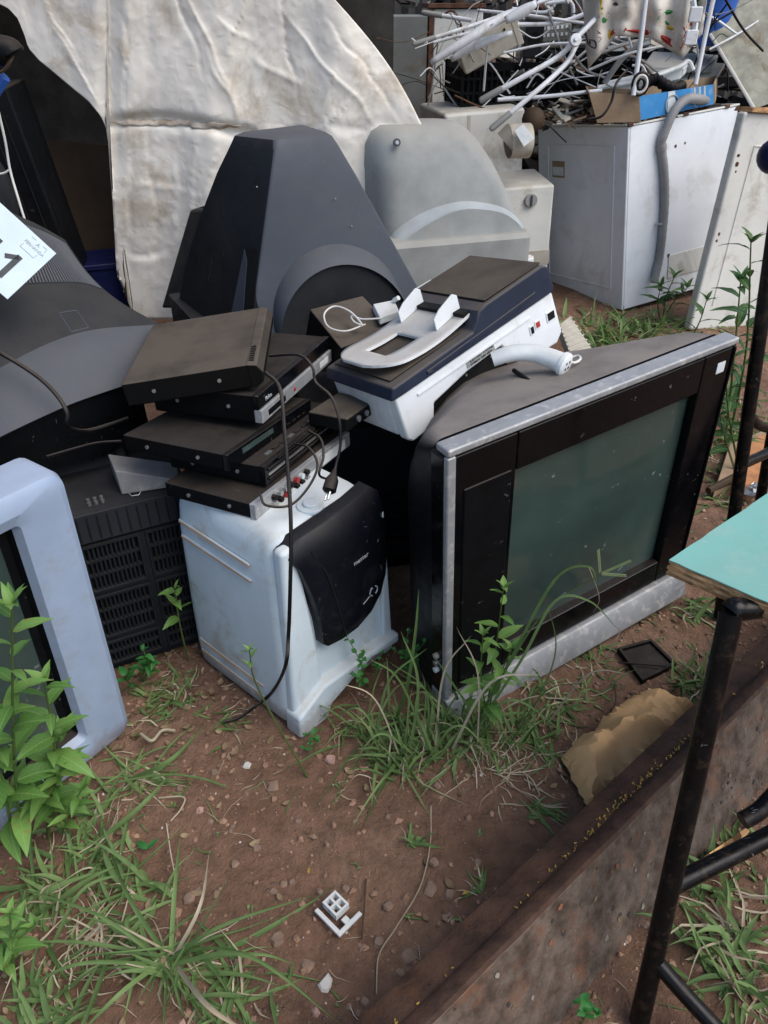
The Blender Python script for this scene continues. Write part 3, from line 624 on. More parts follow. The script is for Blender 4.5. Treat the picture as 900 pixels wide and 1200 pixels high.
for (x0, x1) in ((cols[i][1], cols[i+1][0]) for i in range(3)): m.box(x0+.0005,x1-.0005,.007,.019,.03,.375)
for (z0, z1) in ((.100,.112),(.235,.247)): m.box(.01,.46,.009,.0188,z0+.0004,z1-.0004)
m.build('grille_rib', M['ventblack'], T)
# slotted shoulder strip
m = MB(); m.prism([(.0,.385),(.03,.385),(.03,.449),(.012,.449)], 0, W, 'x'); m.build('shoulder', M['ventblack'], T, bevel=.002)
for k in range(22):
    x = .012+k*.0208
    mm = Matrix.Translation((x, .0055, .417)) @ Matrix.Rotation(R_(-10.6),4,'X')
    MB().box(-.0012,.0012,-.003,.003,-.026,.026,mm).build('slot', M['hole'], T)
m = MB(); m.prism([(.20,.448),(.31,.448),(.31,.56),(.27,.56)], 0, W-.1, 'x'); m.build('raised_back', M['ventblack'], T, bevel=.004)
for k in range(14):
    mm = Matrix.Translation((.02+k*.025, .2325, .505)) @ Matrix.Rotation(R_(-32),4,'X')
    MB().box(-.0016,.0016,-.003,.003,-.045,.045,mm).build('slot', M['hole'], T)
for r in range(3):
    for k in range(2): MB().cyl((.255+.014*r, .045+.017*k, H-.012), (0,0,1), .004, .006, 10).build('av_socket', M['chrome'], T)
T = thing('grey_adapter_box', 'speckled grey wedge-shaped plastic box on the black vented television', 'box', tuple(AZ(143,580,.452)), (0,0,17))
m = MB(); m.hexa([(0,0,0),(.125,0,.0),(.125,.07,.0),(-.015,.085,0),(-.004,.0,.062),(.125,0,.016),(.125,.07,.02),(-.018,.085,.060)]); m.build('case', M['greybox'], T, bevel=.003)
MB().tube([(.015,-.003,.004),(.02,-.01,.0),(.035,-.01,.0),(.04,-.003,.004)], .0012, 6).build('wire_clip', M['chrome'], T)

# ================================================================== RIBBED CHARCOAL TELEVISION far left
T = thing('crt_television', 'charcoal television back with fine ribbed vents at the left, holding a number card', 'television', (-.75,1.6,.5))
rowsP = [
 [(-90,215,1.80),(-30,232,1.84),(20,252,1.88),(50,266,1.93),(76,281,2.0)],
 [(-90,290,1.66),(-20,300,1.70),(40,305,1.77),(80,310,1.86),(105,322,1.95)],
 [(-90,360,1.56),(-10,360,1.60),(55,350,1.68),(105,347,1.77),(140,353,1.86)],
 [(-90,480,1.42),(0,431,1.50),(60,401,1.60),(112,386,1.69),(188,380,1.80)],
 [(-90,560,1.30),(0,512,1.37),(75,477,1.45),(115,462,1.51),(160,447,1.60)]]
RW = [cr([AY(*p) for p in r], 6) for r in rowsP]
def backrow(r, v): return [p + Vector(v) for p in r][::-1]
low = [Vector((p.x, p.y+.03, .50)) for p in RW[4]]
full = RW[:4]
vert = []
for i in range(len(RW[0])):
    vert.append(cr([RW[k][i] for k in range(4)], 5))
rings = []
nk = len(vert[0])
for k in range(nk):
    f = [vert[i][k] for i in range(len(vert))]; t_ = k/(nk-1)
    rings.append(f + backrow(f, (-.08, lerp(.14,.16,t_), lerp(-.03,-.16,t_))))
m = MB(); m.loft(rings, True, True); m.build('rear_shell', M['charcoal2'], T, smooth=45, world=True)
band = []
for t_ in (0, .15, .5, 1): band.append([RW[3][i].lerp(RW[4][i], t_) + Vector((.004,-.010,.004))*(1 if 0 < t_ < 1 else 0) for i in range(len(RW[3]))])
band = [b + backrow(b, (-.08,.18,-.12)) for b in band]
lo = [Vector((p.x,p.y,p.z)) for p in band[-1]]
m = MB(); m.loft(band, True, True); m.build('arched_band', M['charcoal'], T, smooth=45, world=True)
lowr = low + backrow(low, (-.08,.2,-.0)); m = MB(); m.loft([[p+Vector((0,.012,-.001)) for p in band[-1]], lowr]); m.build('front_case', M['black'], T, smooth=40, world=True)
m = MB(); NR = 46
def vat(u, k):
    x = u*(len(vert)-1); i = min(int(x), len(vert)-2); return vert[i][k].lerp(vert[i+1][k], x-i)
for j in range(NR):
    u = .16 + .80*j/NR; pts = [vat(u, k) + Vector((0,-.001,.001)) for k in range(1, 9)]; m.tube(pts, .0028, 5)
o = m.build('vent_ribs', M['charcoal'], T, world=True); o['kind'] = 'stuff'
m = MB(); q = [AY(72,367,1.60), AY(92,364,1.64), AY(106,384,1.635), AY(86,389,1.595)]
for a, b in zip(q, q[1:]+q[:1]): m.tube([a+Vector((0,-.01,.004)), b+Vector((0,-.01,.004))], .0012, 5)
m.build('moulded_outline', M['charcoal'], T, world=True)
# number card
qR, qB = AY(66,297,1.60), AY(13,354,1.50); xdir = (qR-qB)
qTL = AY(-60,183,1.62); rd = (qR - qTL); 
ex = rd.normalized(); ey = (xdir - ex*xdir.dot(ex)).normalized(); hgt = xdir.length
T = thing('number_card', 'white card printed with a number and small emblem, stuck on the ribbed television', 'card', tuple(qR))
nz = ex.cross(ey); L_ = .26
c0 = [qR - ex*L_ - ey*hgt, qR - ey*hgt, qR, qR - ex*L_]
m = MB(); m.hexa([p - nz*.0025 for p in c0] + c0); m.build('card', M['tagw'], T, world=True)
io = MATX[T.name].inverted()
def onc(a, b): return io @ (qR - ex*a - ey*b + nz*.0006)
Mx = frame_mat(onc(.098, .112), ex, ey)
for off in (0, .046):
    m = MB()
    for a, b, w_ in (((.040,.116),(.040,.056),.0055),((.040,.060),(.060,.076),.0048)):
        A_, B_ = onc(a[0]+off,a[1]), onc(b[0]+off,b[1]); d_ = (B_-A_).normalized(); s__ = nz.cross(d_).normalized()*w_; m.hexa([A_-s__, A_+s__, B_+s__, B_-s__]+[p+nz*.0005 for p in (A_-s__, A_+s__, B_+s__, B_-s__)])
    m.build('digit', M['ink'], T)
text_part('FERNANDA', .0085, 'emblem_text', M['inkgrey'], T, frame_mat(onc(.056, .026), ex, ey))
text_part('A', .012, 'emblem_letter', M['inkgrey'], T, frame_mat(onc(.037, .017), ex, ey))
m = MB()
for a, b, c, d in ((.054,.030,.054,.040),(.054,.040,.022,.040),(.022,.040,.022,.030),(.052,.008,.042,.008),(.026,.008,.016,.008),(.016,.008,.016,.016)): m.tube([onc(a,b), onc(c,d)], .0005, 4)
m.build('emblem_frame', M['inkgrey'], T)
cable('black cable lying over the ribbed television, hanging to the grey box',
      [AY(-20,405,1.44), AY(8,418,1.46), AY(45,442,1.44), AY(68,465,1.42), AY(79,485,1.40), AY(80,500,1.40), AY(100,505,1.46), AY(130,497,1.50), AY(150,490,1.53)], .0045)
cable('thin dark cable running behind the grey box to the players', [AY(55,535,1.40), AY(90,525,1.42), AY(115,519,1.42), AY(143,517,1.40)], .003)

# ================================================================== TALL CHARCOAL TELEVISION (face down)
T = thing('crt_television', 'tall charcoal television resting face down, tapered back upward with curved arch', 'television', (-.3,2.25,.40))
def zr(z, FL, FR, BR, BL, r, n=6): return qring([(FL[0],FL[1],z),(FR[0],FR[1],z),(BR[0],BR[1],z),(BL[0],BL[1],z)], r, n)
lv = [(.56,(-.372,1.985),(.145,2.185),(-.06,2.66),(-.655,2.42),.007), (.66,(-.350,2.02),(.100,2.198),(-.10,2.61),(-.615,2.36),.007), (.82,(-.319,2.062),(.008,2.198),(-.14,2.52),(-.535,2.29),.007),
      (.96,(-.291,2.10),(-.072,2.199),(-.18,2.44),(-.455,2.24),.007),(1.035,(-.276,2.121),(-.118,2.2),(-.21,2.39),(-.405,2.21),.009),(1.055,(-.274,2.135),(-.132,2.205),(-.215,2.375),(-.395,2.215),.012),(1.063,(-.268,2.155),(-.15,2.215),(-.225,2.355),(-.37,2.22),.012)]
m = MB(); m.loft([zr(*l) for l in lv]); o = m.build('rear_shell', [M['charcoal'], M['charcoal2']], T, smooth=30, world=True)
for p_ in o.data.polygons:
    if p_.normal.x < -.35 and p_.normal.z < .6: p_.material_index = 1  # left-facing faces take the darker plastic, partly shade put into the colour
m = MB(); m.loft([zr(.40,(-.42,1.93),(.19,2.16),(-.04,2.72),(-.70,2.46),.02), zr(.558,(-.42,1.93),(.19,2.16),(-.04,2.72),(-.70,2.46),.02)]); m.build('bezel', M['charcoal2'], T, smooth=42, world=True)
A0, B0, C0 = Vector((-.350,2.02,.66)), Vector((.100,2.198,.66)), Vector((-.276,2.121,1.035)); fn = (B0-A0).cross(C0-A0).normalized(); fn = fn if fn.y < 0 else -fn
outp = [AP(397+77*math.cos(R_(a)), 370-84*math.sin(R_(a)), A0+fn*.001, fn) for a in range(215, -36, -6)]
inp = [AP(407+77*math.cos(R_(a)), 394-84*math.sin(R_(a)), A0+fn*.035, fn) for a in range(215, -36, -6)]
outb = [p - fn*.05 for p in outp]; cen_ = sum((p for p in inp), Vector())/len(inp)
m = MB(); m.loft([outb, outp, inp], False, False, closed=False); m.build('arch_rim', M['charcoal'], T, smooth=60, world=True)
m = MB(); m.loft([[p - fn*.06 for p in inp], [p - fn*.012 for p in inp]], False, True); m.build('arch_panel', M['charcoal2'], T, smooth=60, world=True)
La, Lb, Lc = Vector((-.350,2.02,.66)), Vector((-.615,2.36,.66)), Vector((-.276,2.121,1.035)); ln = (Lb-La).cross(Lc-La).normalized(); ln = ln if ln.y < 0 else -ln
q = [AP(x, y, La+ln*.003, ln) for x, y in ((270,372),(284,376),(289,306),(286,292))]
m = MB(); m.hexa([p - ln*.02 for p in q] + q); m.build('side_groove', M['charcoal'], T, world=True)
q = [AP(x, y, La+ln*.0015, ln) for x, y in ((284,376),(297,376),(302,290),(288,292))]
m = MB(); m.hexa([p - ln*.02 for p in q] + q); m.build('side_recess', M['hole'], T, world=True)
for xs_ in (0,):
    m = MB(); m.tube([AP(x, y, La+ln*.001, ln) for x, y in ((266-xs_*30,205+xs_*2),(244-xs_*38,330))], .002, 5); m.build('side_rib', M['charcoal2'], T, world=True)
q = [AY(188,362,2.62), AY(214,362,2.50), AY(243,243,2.44), AY(222,246,2.56)]
m = MB(); m.hexa([p + Vector((.06,.10,0)) for p in q] + q); m.build('side_fin', M['charcoal2'], T, bevel=.012, seg=3, world=True)
MB().hexa([AY(222,246,2.552)+Vector((.02,.01,.0)), AY(243,243,2.44)+Vector((.0,.01,.0)), AY(243,243,2.44)+Vector((.03,.06,.0)), AY(222,246,2.552)+Vector((.05,.07,.0))]+[p+Vector((0,0,.003)) for p in (AY(222,246,2.552)+Vector((.02,.01,.0)), AY(243,243,2.44)+Vector((.0,.01,.0)), AY(243,243,2.44)+Vector((.03,.06,.0)), AY(222,246,2.552)+Vector((.05,.07,.0)))]).build('fin_pocket', M['hole'], T, world=True)
for (x, y) in ((301,219),(412,265),(393,233)):
    p = AP(x, y, A0+fn*.0005, fn) if x > 305 else AY(x, y, 2.10); MB().ball(p, .0025, 6, 4).build('paint_chip', M['greyplastic'], T, world=True)
# plain black cabinet that carries it
T = thing('speaker_cabinet', 'black cabinet standing under the tall charcoal television', 'cabinet', (-.28,2.25,0), (0,0,23))
MB().box(-.26,.26,-.22,.24,0,.397).build('cabinet', M['black'], T, bevel=.006)
MB().box(-.23,.23,-.226,-.221,.03,.37).build('grille_cloth', M['ventblack'], T)

# ================================================================== GREY TELEVISION (face down)
T = thing('crt_television', 'light grey television back with rounded shoulders between the charcoal one and the washer', 'television', (.2,2.8,.40))
lv = [(.42,(.0,2.50),(.50,2.66),(.42,3.12),(-.16,2.98),.03),(.685,(.0,2.50),(.50,2.66),(.42,3.12),(-.16,2.98),.03),(.70,(.012,2.52),(.49,2.67),(.41,3.1),(-.15,2.96),.04)]
m = MB(); m.loft([zr(*l) for l in lv]); m.build('bezel', M['greyplastic'], T, smooth=42, world=True)
lv = [(.695,(.020,2.60),(.475,2.74),(.39,3.05),(-0.200,2.94),.05),(.80,(.012,2.61),(.437,2.745),(.35,3.02),(-0.195,2.92),.06),(.90,(.004,2.625),(.375,2.75),(.31,2.99),(-0.190,2.90),.07),(.965,(-.002,2.64),(.325,2.75),(.27,2.96),(-0.170,2.89),.08),(1.0,(-.004,2.665),(.285,2.755),(.24,2.94),(-0.130,2.88),.08),(1.017,(.01,2.69),(.25,2.77),(.2,2.91),(-0.080,2.86),.07)]
m = MB(); m.loft([zr(*l) for l in lv]); m.build('rear_shell', M['greyplastic'], T, smooth=42, world=True)
A1 = Vector((.036,2.60,.695)); fn = (Vector((.475,2.74,.695))-A1).cross(Vector((.020,2.64,.965))-A1).normalized(); fn = fn if fn.y < 0 else -fn
outp = cr([AP(x, y, A1+fn*.001, fn) for x, y in ((455,290),(463,272),(482,257),(508,244),(540,236),(570,238),(593,245),(612,262),(617,285))], 4)
inp = cr([AP(x, y, A1+fn*.05, fn) for x, y in ((452,305),(468,288),(486,273),(512,257),(540,246),(570,246),(594,252),(612,268),(616,290))], 4)
m = MB(); m.loft([[p-fn*.03 for p in outp], outp, [a.lerp(b,.5)+Vector((0,0,-.008)) for a, b in zip(outp, inp)], inp], False, False, closed=False); m.build('arch_rim', pm('pale_grey_plastic', (.36,.40,.42), .5, bump=.1, bscale=400, dust=.3, dustc=(.3,.28,.25)), T, smooth=50, world=True)
m = MB(); m.loft([[p-fn*.06 for p in inp], inp], False, True); m.build('arch_panel', M['greyplastic'], T, smooth=50, world=True)
p = AP(465,167,A1+fn*.001,fn); m = MB(); m.tube([p-fn*.004, p+fn*.003], [.012,.012], 14); s_ = m.build('screw_recess', M['charcoal'], T, world=True)
m = MB(); m.tube([p, p+fn*.005], .006, 10); m.build('screw', M['chrome'], s_, world=True)
T = thing('speaker_cabinet', 'black cabinet standing under the light grey television', 'cabinet', (.16,2.85,0), (0,0,18))
MB().box(-.23,.23,-.2,.2,0,.417).build('cabinet', M['black'], T, bevel=.006)
MB().box(-.2,.2,-.206,-.201,.03,.39).build('grille_cloth', M['ventblack'], T)

# ================================================================== TARP
T = thing('tarp', 'creased dirty white tarp hanging behind the televisions', 'tarp', (-.6,2.75,.4))
edge = [(-90,-12),(-40,-4),(0,5),(10,10),(21,22),(29,42),(33,56),(46,71),(62,84),(82,101),(104,119),(118,136),(126,152)]
colsx = [(x, y) for x, y in edge]
NCOL = 210; NROW = 150
LINES = [((195,-40),(238,92)),((212,-30),(284,138)),((243,66),(286,142)),((326,-40),(346,125)),((330,10),(445,150)),((362,158),(424,106)),((143,10),(149,130)),((292,-20),(268,66)),((300,70),(352,104)),((176,150),(182,350)),((205,160),(206,330)),((228,165),(219,300)),((152,160),(150,340)),((255,160),(240,240)),((150,215),(225,222)),((145,300),(205,292)),((60,20),(118,128)),((40,-30),(96,80)),((380,20),(470,140)),((400,60),(380,130)),((250,20),(300,52))]
def segd(x, y, a, b):
    dx, dy = b[0]-a[0], b[1]-a[1]; t_ = max(0, min(1, ((x-a[0])*dx+(y-a[1])*dy)/(dx*dx+dy*dy))); px_, py_ = a[0]+dx*t_, a[1]+dy*t_
    sg = 1 if (x-px_)*dy-(y-py_)*dx > 0 else -1
    return math.hypot(x-px_, y-py_), sg, t_
def interp(tab, x):
    for (a, b), (c, d) in zip(tab, tab[1:]):
        if a <= x <= c: return lerp(b, d, (x-a)/(c-a) if c > a else 0)
    return tab[0][1] if x < tab[0][0] else tab[-1][1]
P = []
for r in range(NROW+1):
    row = []; v = r/NROW
    for c in range(NCOL+1):
        u = c/NCOL
        # bottom edge in picture terms, translated to a real sheet about 2.7 m away
        xb = lerp(-90, 520, u)
        if xb < 126: yb = interp(edge, xb); xt = xb
        else:
            yb = 374 - 0*xb; xt = xb
        ytop = -150
        y = lerp(ytop, yb, v)
        # right edge slopes down to the right, left edge of the hanging part drifts right toward the bottom
        right = 393 + (y/150)*103 + 10*math.sin(min(1,y/150)*math.pi) if y > 0 else 393 + y*.5
        left = -90
        if xb >= 126:
            lft = 126 + max(0, y-152)*.05 + max(0, y-320)*.35
            x = lerp(lft if y > 152 else 126, right, (xb-126)/(520-126))
        else: x = xb
        Yd = 2.72 + .10*((x-250)/250)**2*.3
        wx = x/100.
        fold = .026*math.sin(wx*4.3+.6*math.sin(y/90)) + .010*math.sin(wx*9.1+y/130)*(1.4 if y > 150 else .5) + (.035*max(0, 1-abs(x-128)/16.) - .03*max(0,1-abs(x-150)/22.))*max(0,min(1,1-(y-170)/70))
        crease = .030*math.exp(-((y-(146+.03*(x-150)+8*math.sin(x/40)))/7.)**2)*(1 if 128 < x < 300 else .2)
        nn = .022*noise.noise(Vector((x/80,y/90,1.3))) + .008*noise.noise(Vector((x/20,y/55,5.1))) + .0022*noise.noise(Vector((x/9,y/12,9.)))
        diag = .014*math.sin((x*.75-y*.45)/24.+2*noise.noise(Vector((x/90,y/90,0))))*max(0, min(1,(x-220)/120))
        cre = 0.
        wxx, wyy = x+7*noise.noise(Vector((x/40,y/40,2.))), y+7*noise.noise(Vector((x/40,y/40,6.)))
        for li, (a_, b_) in enumerate(LINES):
            d_, sg, t_ = segd(wxx, wyy, a_, b_)
            if d_ < 26: cre += -(.016 if li < 9 else .010)*math.sin(math.pi*min(1,max(.06,t_)))**.5*math.exp(-d_/3.2)*(1 if li % 3 else -1) + sg*.006*math.exp(-d_/12.)*math.sin(math.pi*t_)
        rdg = .007*(1-2*abs(noise.noise(Vector((x/42+y/90,y/55-x/150,3.3)))))**3 + .0012*(1-2*abs(noise.noise(Vector((x/17-y/60,y/22,7.3)))))**3
        row.append(AY(x, y, Yd + fold*.5 + crease*.7 + nn*.6 + diag*.5 - rdg*.3 + cre*.42))
    P.append(row)
m = MB(); m.grid(P); o = m.build('sheet', M['tarp'], T, smooth=180, world=True)
s_ = o.modifiers.new('thickness', 'SOLIDIFY'); s_.thickness = .003
r0 = min(range(NROW+1), key=lambda r: abs(lerp(-150,374,r/NROW)-144))
cl = [c for c in range(NCOL+1) if 128 <= lerp(126, 496, (lerp(-90,520,c/NCOL)-126)/394) <= 285 and lerp(-90,520,c/NCOL) >= 126]
sm = [[P[min(NROW,max(0,r0+k+(1 if i > len(cl)*.6 else 0)))][c] + Vector((0,-.004-.0025*(1-abs(k)),.002*math.sin(i*.9))) for i, c in enumerate(cl)] for k in (-1,0,1)]
for i in range(len(cl)):
    f_ = min(1, i/6, (len(cl)-1-i)/10) if len(cl) > 1 else 1
    for k in (0,2): sm[k][i] = sm[1][i].lerp(sm[k][i], .15+.85*max(0,f_))
m = MB(); m.grid(sm); o = m.build('stained_seam', pm('stained_seam', (.40,.31,.23), .8, bump=.5, bscale=60, var=.3, vscale=20, hue=(.62,.55,.46)), T, smooth=180, world=True); k = o.modifiers.new('thickness','SOLIDIFY'); k.thickness = .002
top = P[0]; back = [[p + Vector((0, d, .10*min(1,d*3))) for p in top] for d in (0,.3,.9,1.9)]
m = MB(); m.grid(back); m.build('added_shade_sheet', M['tarp'], T, smooth=180, world=True)  # unseen canopy added overhead to keep the space behind the tarp dark

# things in the dark behind the tarp edge
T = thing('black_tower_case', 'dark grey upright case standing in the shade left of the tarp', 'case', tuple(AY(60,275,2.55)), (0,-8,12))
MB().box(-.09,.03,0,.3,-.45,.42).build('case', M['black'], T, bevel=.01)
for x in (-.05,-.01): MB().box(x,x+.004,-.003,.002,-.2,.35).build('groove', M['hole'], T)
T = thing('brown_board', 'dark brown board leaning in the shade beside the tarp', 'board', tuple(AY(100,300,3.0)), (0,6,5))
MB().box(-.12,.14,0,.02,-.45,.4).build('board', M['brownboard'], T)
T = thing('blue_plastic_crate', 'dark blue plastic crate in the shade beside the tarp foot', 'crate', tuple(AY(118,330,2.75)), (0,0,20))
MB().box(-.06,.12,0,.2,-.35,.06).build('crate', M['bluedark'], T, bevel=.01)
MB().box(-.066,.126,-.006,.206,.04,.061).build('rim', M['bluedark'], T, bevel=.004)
T = thing('black_hanging_lamp', 'black rounded lamp head at the top left edge', 'lamp', tuple(AY(2,62,2.2)))
m = MB(); m.tube(cr([AY(-25,50,2.2), AY(-5,58,2.2), AY(12,62,2.2), AY(16,66,2.2)],4), [.035]*9+[.034,.033,.03,.02], 14); m.build('head', M['black'], T, world=True)
m = MB(); m.tube(cr([AY(16,64,2.2), AY(12,72,2.18), AY(2,84,2.18), AY(-12,84,2.18)],4), .004, 6); m.build('arm', M['brownboard'], T, world=True)
MB().tube([AY(3,88,2.22), AY(-10,108,2.22)], .02, 10).build('blue_cap', M['blue'], T, world=True)
cable('thin white twin wire hanging in the shade at the left edge', [AY(-2,130,2.0), AY(6,165,2.0), AY(12,200,2.0), AY(22,235,1.98), AY(31,264,1.96)], .003, 'wcable')
cable('thin pale wire branching off in the shade at the left edge', [AY(-10,205,2.0), AY(4,203,2.0), AY(11,199,2.0)], .0025, 'wcable')
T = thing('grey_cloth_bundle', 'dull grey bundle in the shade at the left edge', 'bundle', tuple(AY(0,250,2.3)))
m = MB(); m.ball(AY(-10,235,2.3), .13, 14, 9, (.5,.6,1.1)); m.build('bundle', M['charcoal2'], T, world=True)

# ================================================================== WASHER and the heap behind
T = thing('washing_machine', 'white washing machine cabinet without lid, grey drain hose down its side', 'washing machine', (1.241,3.919,0), (-6.2,-4.5,27))
W, H = .70, .866; MT = MATX[T.name]
m = MB(); m.box(0,.012,.0,W,0,H); m.build('side_panel', M['enamel'], T, bevel=.008, seg=3)
m = MB(); m.box(.0125,W,0,.012,0,H); rp = m.build('rear_panel', M['enamel'], T, bevel=.006, seg=3)
m = MB(); m.box(W-.012,W,.0125,W-.0005,0,H); m.build('side_panel', M['enamel'], T, bevel=.006)
m = MB(); m.box(.0125,W-.0125,W-.012,W,0,H); m.build('front_panel', M['enamel'], T, bevel=.006)
MB().box(.013,W-.013,.013,W-.013,.78,.80).build('inner_deck', M['rust'], T)
m = MB()
for a in ((-.004,W+.004,-.004,.01),(-.004,W+.004,W-.01,W+.004),(-.004,.01,.0105,W-.0105),(W-.01,W+.004,.0105,W-.0105)): m.box(a[0],a[1],a[2],a[3],H+.0005,H+.010)
m.build('top_rim', M['enamel2'], T, bevel=.003)
for p in ((.012,-.005,H+.003),(.62,-.005,H+.003),(.35,-.006,H+.004)):
    MB().box(p[0]-.016,p[0]+.016,p[1]-.002,p[1]+.01,p[2]-.005,p[2]+.012).build('rust_bracket', M['rust'], T, bevel=.003)
# pressed outline on the left side
m = MB()
for a, b in (((.09,.10),(.61,.10)),((.61,.10),(.61,.78)),((.61,.78),(.09,.78)),((.09,.78),(.09,.10))): m.tube([(-.0005,a[0],a[1]),(-.0005,b[0],b[1])], .004, 6)
m.build('pressed_border', M['enamel'], T)
MB().box(-.004,.001,.47,.57,.62,.70).build('old_label', M['cardboard'], T)
MB().box(-.005,.001,.475,.565,.63,.672).build('label_band', M['white'], T)
m = MB()
for (x, z, r) in ((.30,.74,.008),(.36,.745,.006),(.22,.26,.006),(.30,.22,.01),(.36,.21,.008),(.40,.20,.007),(.25,.22,.005)): m.tube([(x,.001,z),(x,-.001,z)], r, 8)
m.build('rust_hole', M['rust'], rp)
MB().box(.30,.56,-.004,.002,.10,.22).build('cover_plate', M['enamel2'], rp, bevel=.002)
fo = MT @ Vector((0,-.018,0)); fnn = MT.to_3x3() @ Vector((0,-1,0))
hp = [AP(830,125,fo-fnn*.10,fnn)+Vector((0,0,.02)), AP(818,116,fo,fnn), AP(803,117,fo+fnn*.02,fnn), AP(789,132,fo+fnn*.02,fnn), AP(778,158,fo+fnn*.01,fnn), AP(775,170,fo,fnn), AP(778,200,fo,fnn), AP(779,235,fo,fnn), AP(776,275,fo,fnn), AP(772,305,fo,fnn), AP(766,331,fo+fnn*.02,fnn)]
m = MB(); hp = cr(hp, 8); m.tube(hp, [.021+.0012*(i % 2) for i in range(len(hp))], 12); m.build('drain_hose', M['hose'], T, world=True)
i0 = 8*5; m = MB(); m.tube([hp[i0], hp[i0+2]], .026, 12); m.build('hose_clamp', M['hose'], T, world=True)
p = AP(775,262,fo,fnn); MB().tube([p+Vector((-.03,0,0)), p+Vector((0,-.02,.0))], .006, 6).build('hose_clip', M['chrome'], T, world=True)

# white appliances behind
T = thing('stove_body', 'old white appliance side with black oval handle, left of the washer', 'appliance', (.34,4.22,0), (0,-3,12))
MB().box(0,.42,0,.5,0,.885).build('cabinet', M['enamel2'], T, bevel=.018, seg=3)
MB().box(.12,.135,-.002,.002,.55,.87).build('stain_strip', M['beige'], T)
m = MB(); m.ball((.33,-.004,.74),.022,14,6,(1,.35,.5)); m.build('handle', M['hole'], T)
T = thing('oven_body', 'small cream appliance with round grey knob against the washer', 'appliance', (.545,3.98,0), (0,-2,10))
m = MB(); m.hexa([(.0,0,0),(.32,0,0),(.32,.3,0),(0,.3,0),(.0,0,.585),(.32,0,.585),(.32,.3,.61),(0,.3,.61)]); m.build('cabinet', M['enamel2'], T, bevel=.014, seg=3)
m = MB(); m.cyl((.20,-.001,.52),(0,-1,0),.032,.014,18); k_ = m.build('knob', M['greyplastic'], T, bevel=.003)
MB().box(.196,.204,-.022,-.013,.495,.545).build('pointer', M['charcoal'], k_)
MB().box(.0,.32,-.004,.0,.20,.27).build('dark_band', M['beige'], T)
T = thing('gas_canister', 'small white cylinder standing between the grey television and the washer', 'canister', (.69,3.85,0))
MB().cyl((0,0,0),(0,0,1),.05,.30,18).build('body', M['white'], T, bevel=.01); MB().cyl((0,0,.30),(0,0,1),.02,.03,12).build('neck', M['chrome'], T)
T = thing('electric_motor', 'small dirty motor with white paper label perched beside the washer top', 'motor', tuple(AY(612,178,3.95)))
m = MB(); a, b = AY(603,160,3.9), AY(625,165,4.0); d = (b-a).normalized(); a = AY(606,160,3.95); m.tube([a-Vector((.05,0,.03)), a-Vector((.04,0,.02)), a+Vector((.06,.02,-.02)), a+Vector((.07,.02,-.02))], [.06,.075,.075,.06], 18); m.build('housing', M['beige'], T, world=True)
q = [AY(603,153,3.86), AY(613,145,3.87), AY(626,162,3.86), AY(614,172,3.85)]; m = MB(); m.hexa([p+Vector((0,.01,0)) for p in q]+q); m.build('label', M['white'], T, world=True)
m = MB(); m.ball(AY(625,140,4.05), .055, 12, 8); m.build('coil', M['brownboard'], T, world=True)
# grey steel cabinet
T = thing('steel_cabinet', 'tall grey steel cabinet with rusty door edge behind the tarp', 'cabinet', (-.3,5.0,0), (0,0,3))
MB().box(-.05,.545,0,.4,0,1.28).build('door', M['greysteel'], T, bevel=.01)
MB().box(.548,.572,-.006,.4,0,1.29).build('rusty_edge', M['rust'], T, bevel=.003)
MB().box(.575,.85,.005,.4,0,1.31).build('door', M['enamel2'], T, bevel=.01)
MB().box(.54,.86,-.01,.41,1.312,1.335).build('top_rail', M['rust'], T, bevel=.003)
T = thing('beige_computer_case', 'beige slotted case lying on top of the steel cabinet', 'case', tuple(AY(425,16,5.05)))
b0 = AY(425,17,5.05); MB().box(b0.x-.1,b0.x+.09,5.0,5.3,b0.z,b0.z+.16).build('case', M['beige'], T, bevel=.006, world=True)
for k in range(5): MB().box(b0.x-.08+.035*k,b0.x-.06+.035*k,4.996,5.002,b0.z+.03,b0.z+.13).build('slot', M['brownboard'], T, world=True)
# black crates
def crate(name, label, c, w_, d, h, rz):
    T = thing(name, label, 'crate', c, (0,0,rz), 'black crates in the heap')
    def wall(m, L, along, off):
        n = int(L/.03)
        for z0, z1 in ((0,.02),(h*.3,h*.36),(h*.62,h*.68),(h-.035,h)):
            if along == 'x': m.box(0,L,off,off+.012,z0,z1)
            else: m.box(off,off+.012,.0125,L-.0125,z0,z1)
        for k in range(n+1):
            x = k*L/n
            if along == 'x': m.box(x-.005,x+.005,off+.002,off+.010,.0,h-.002)
            else: m.box(off+.002,off+.010,max(.013,x-.005),min(L-.013,x+.005),.0,h-.002)
    for nm, L, al, of in (('side',w_,'x',0),('side',w_,'x',d-.012),('end',d,'y',0),('end',d,'y',w_-.012)):
        m = MB(); wall(m, L, al, of); m.build(nm, M['black'], T)
    MB().box(.001,w_-.001,.001,d-.001,-.006,.0).build('base', M['black'], T)
    MB().box(.02,w_-.02,.02,d-.02,.01,h*.8).build('liner', M['hole'], T)
    return T
c = AY(540,128,4.45); crate('plastic_crate', 'black slatted crate full of scrap on the old white appliance', (c.x,4.42,.888), .52, .36, .20, 10)
c = AY(655,110,4.75); crate('plastic_crate', 'black slatted crate deeper in the heap behind the white tubes', (.98,4.85,.88), .60, .38, .24, -6)
MB_ = MB
def blockthing(name, label, cat, px, py, Y, dims, eul, mat, extra=None, group=None):
    p = AY(px, py, Y); T = thing(name, label, cat, tuple(p), eul, group)
    MB().box(-dims[0]/2,dims[0]/2,-dims[1]/2,dims[1]/2,-dims[2]/2,dims[2]/2).build('case', mat, T, bevel=min(dims)*.08)
    if extra: extra(T, dims)
    return T
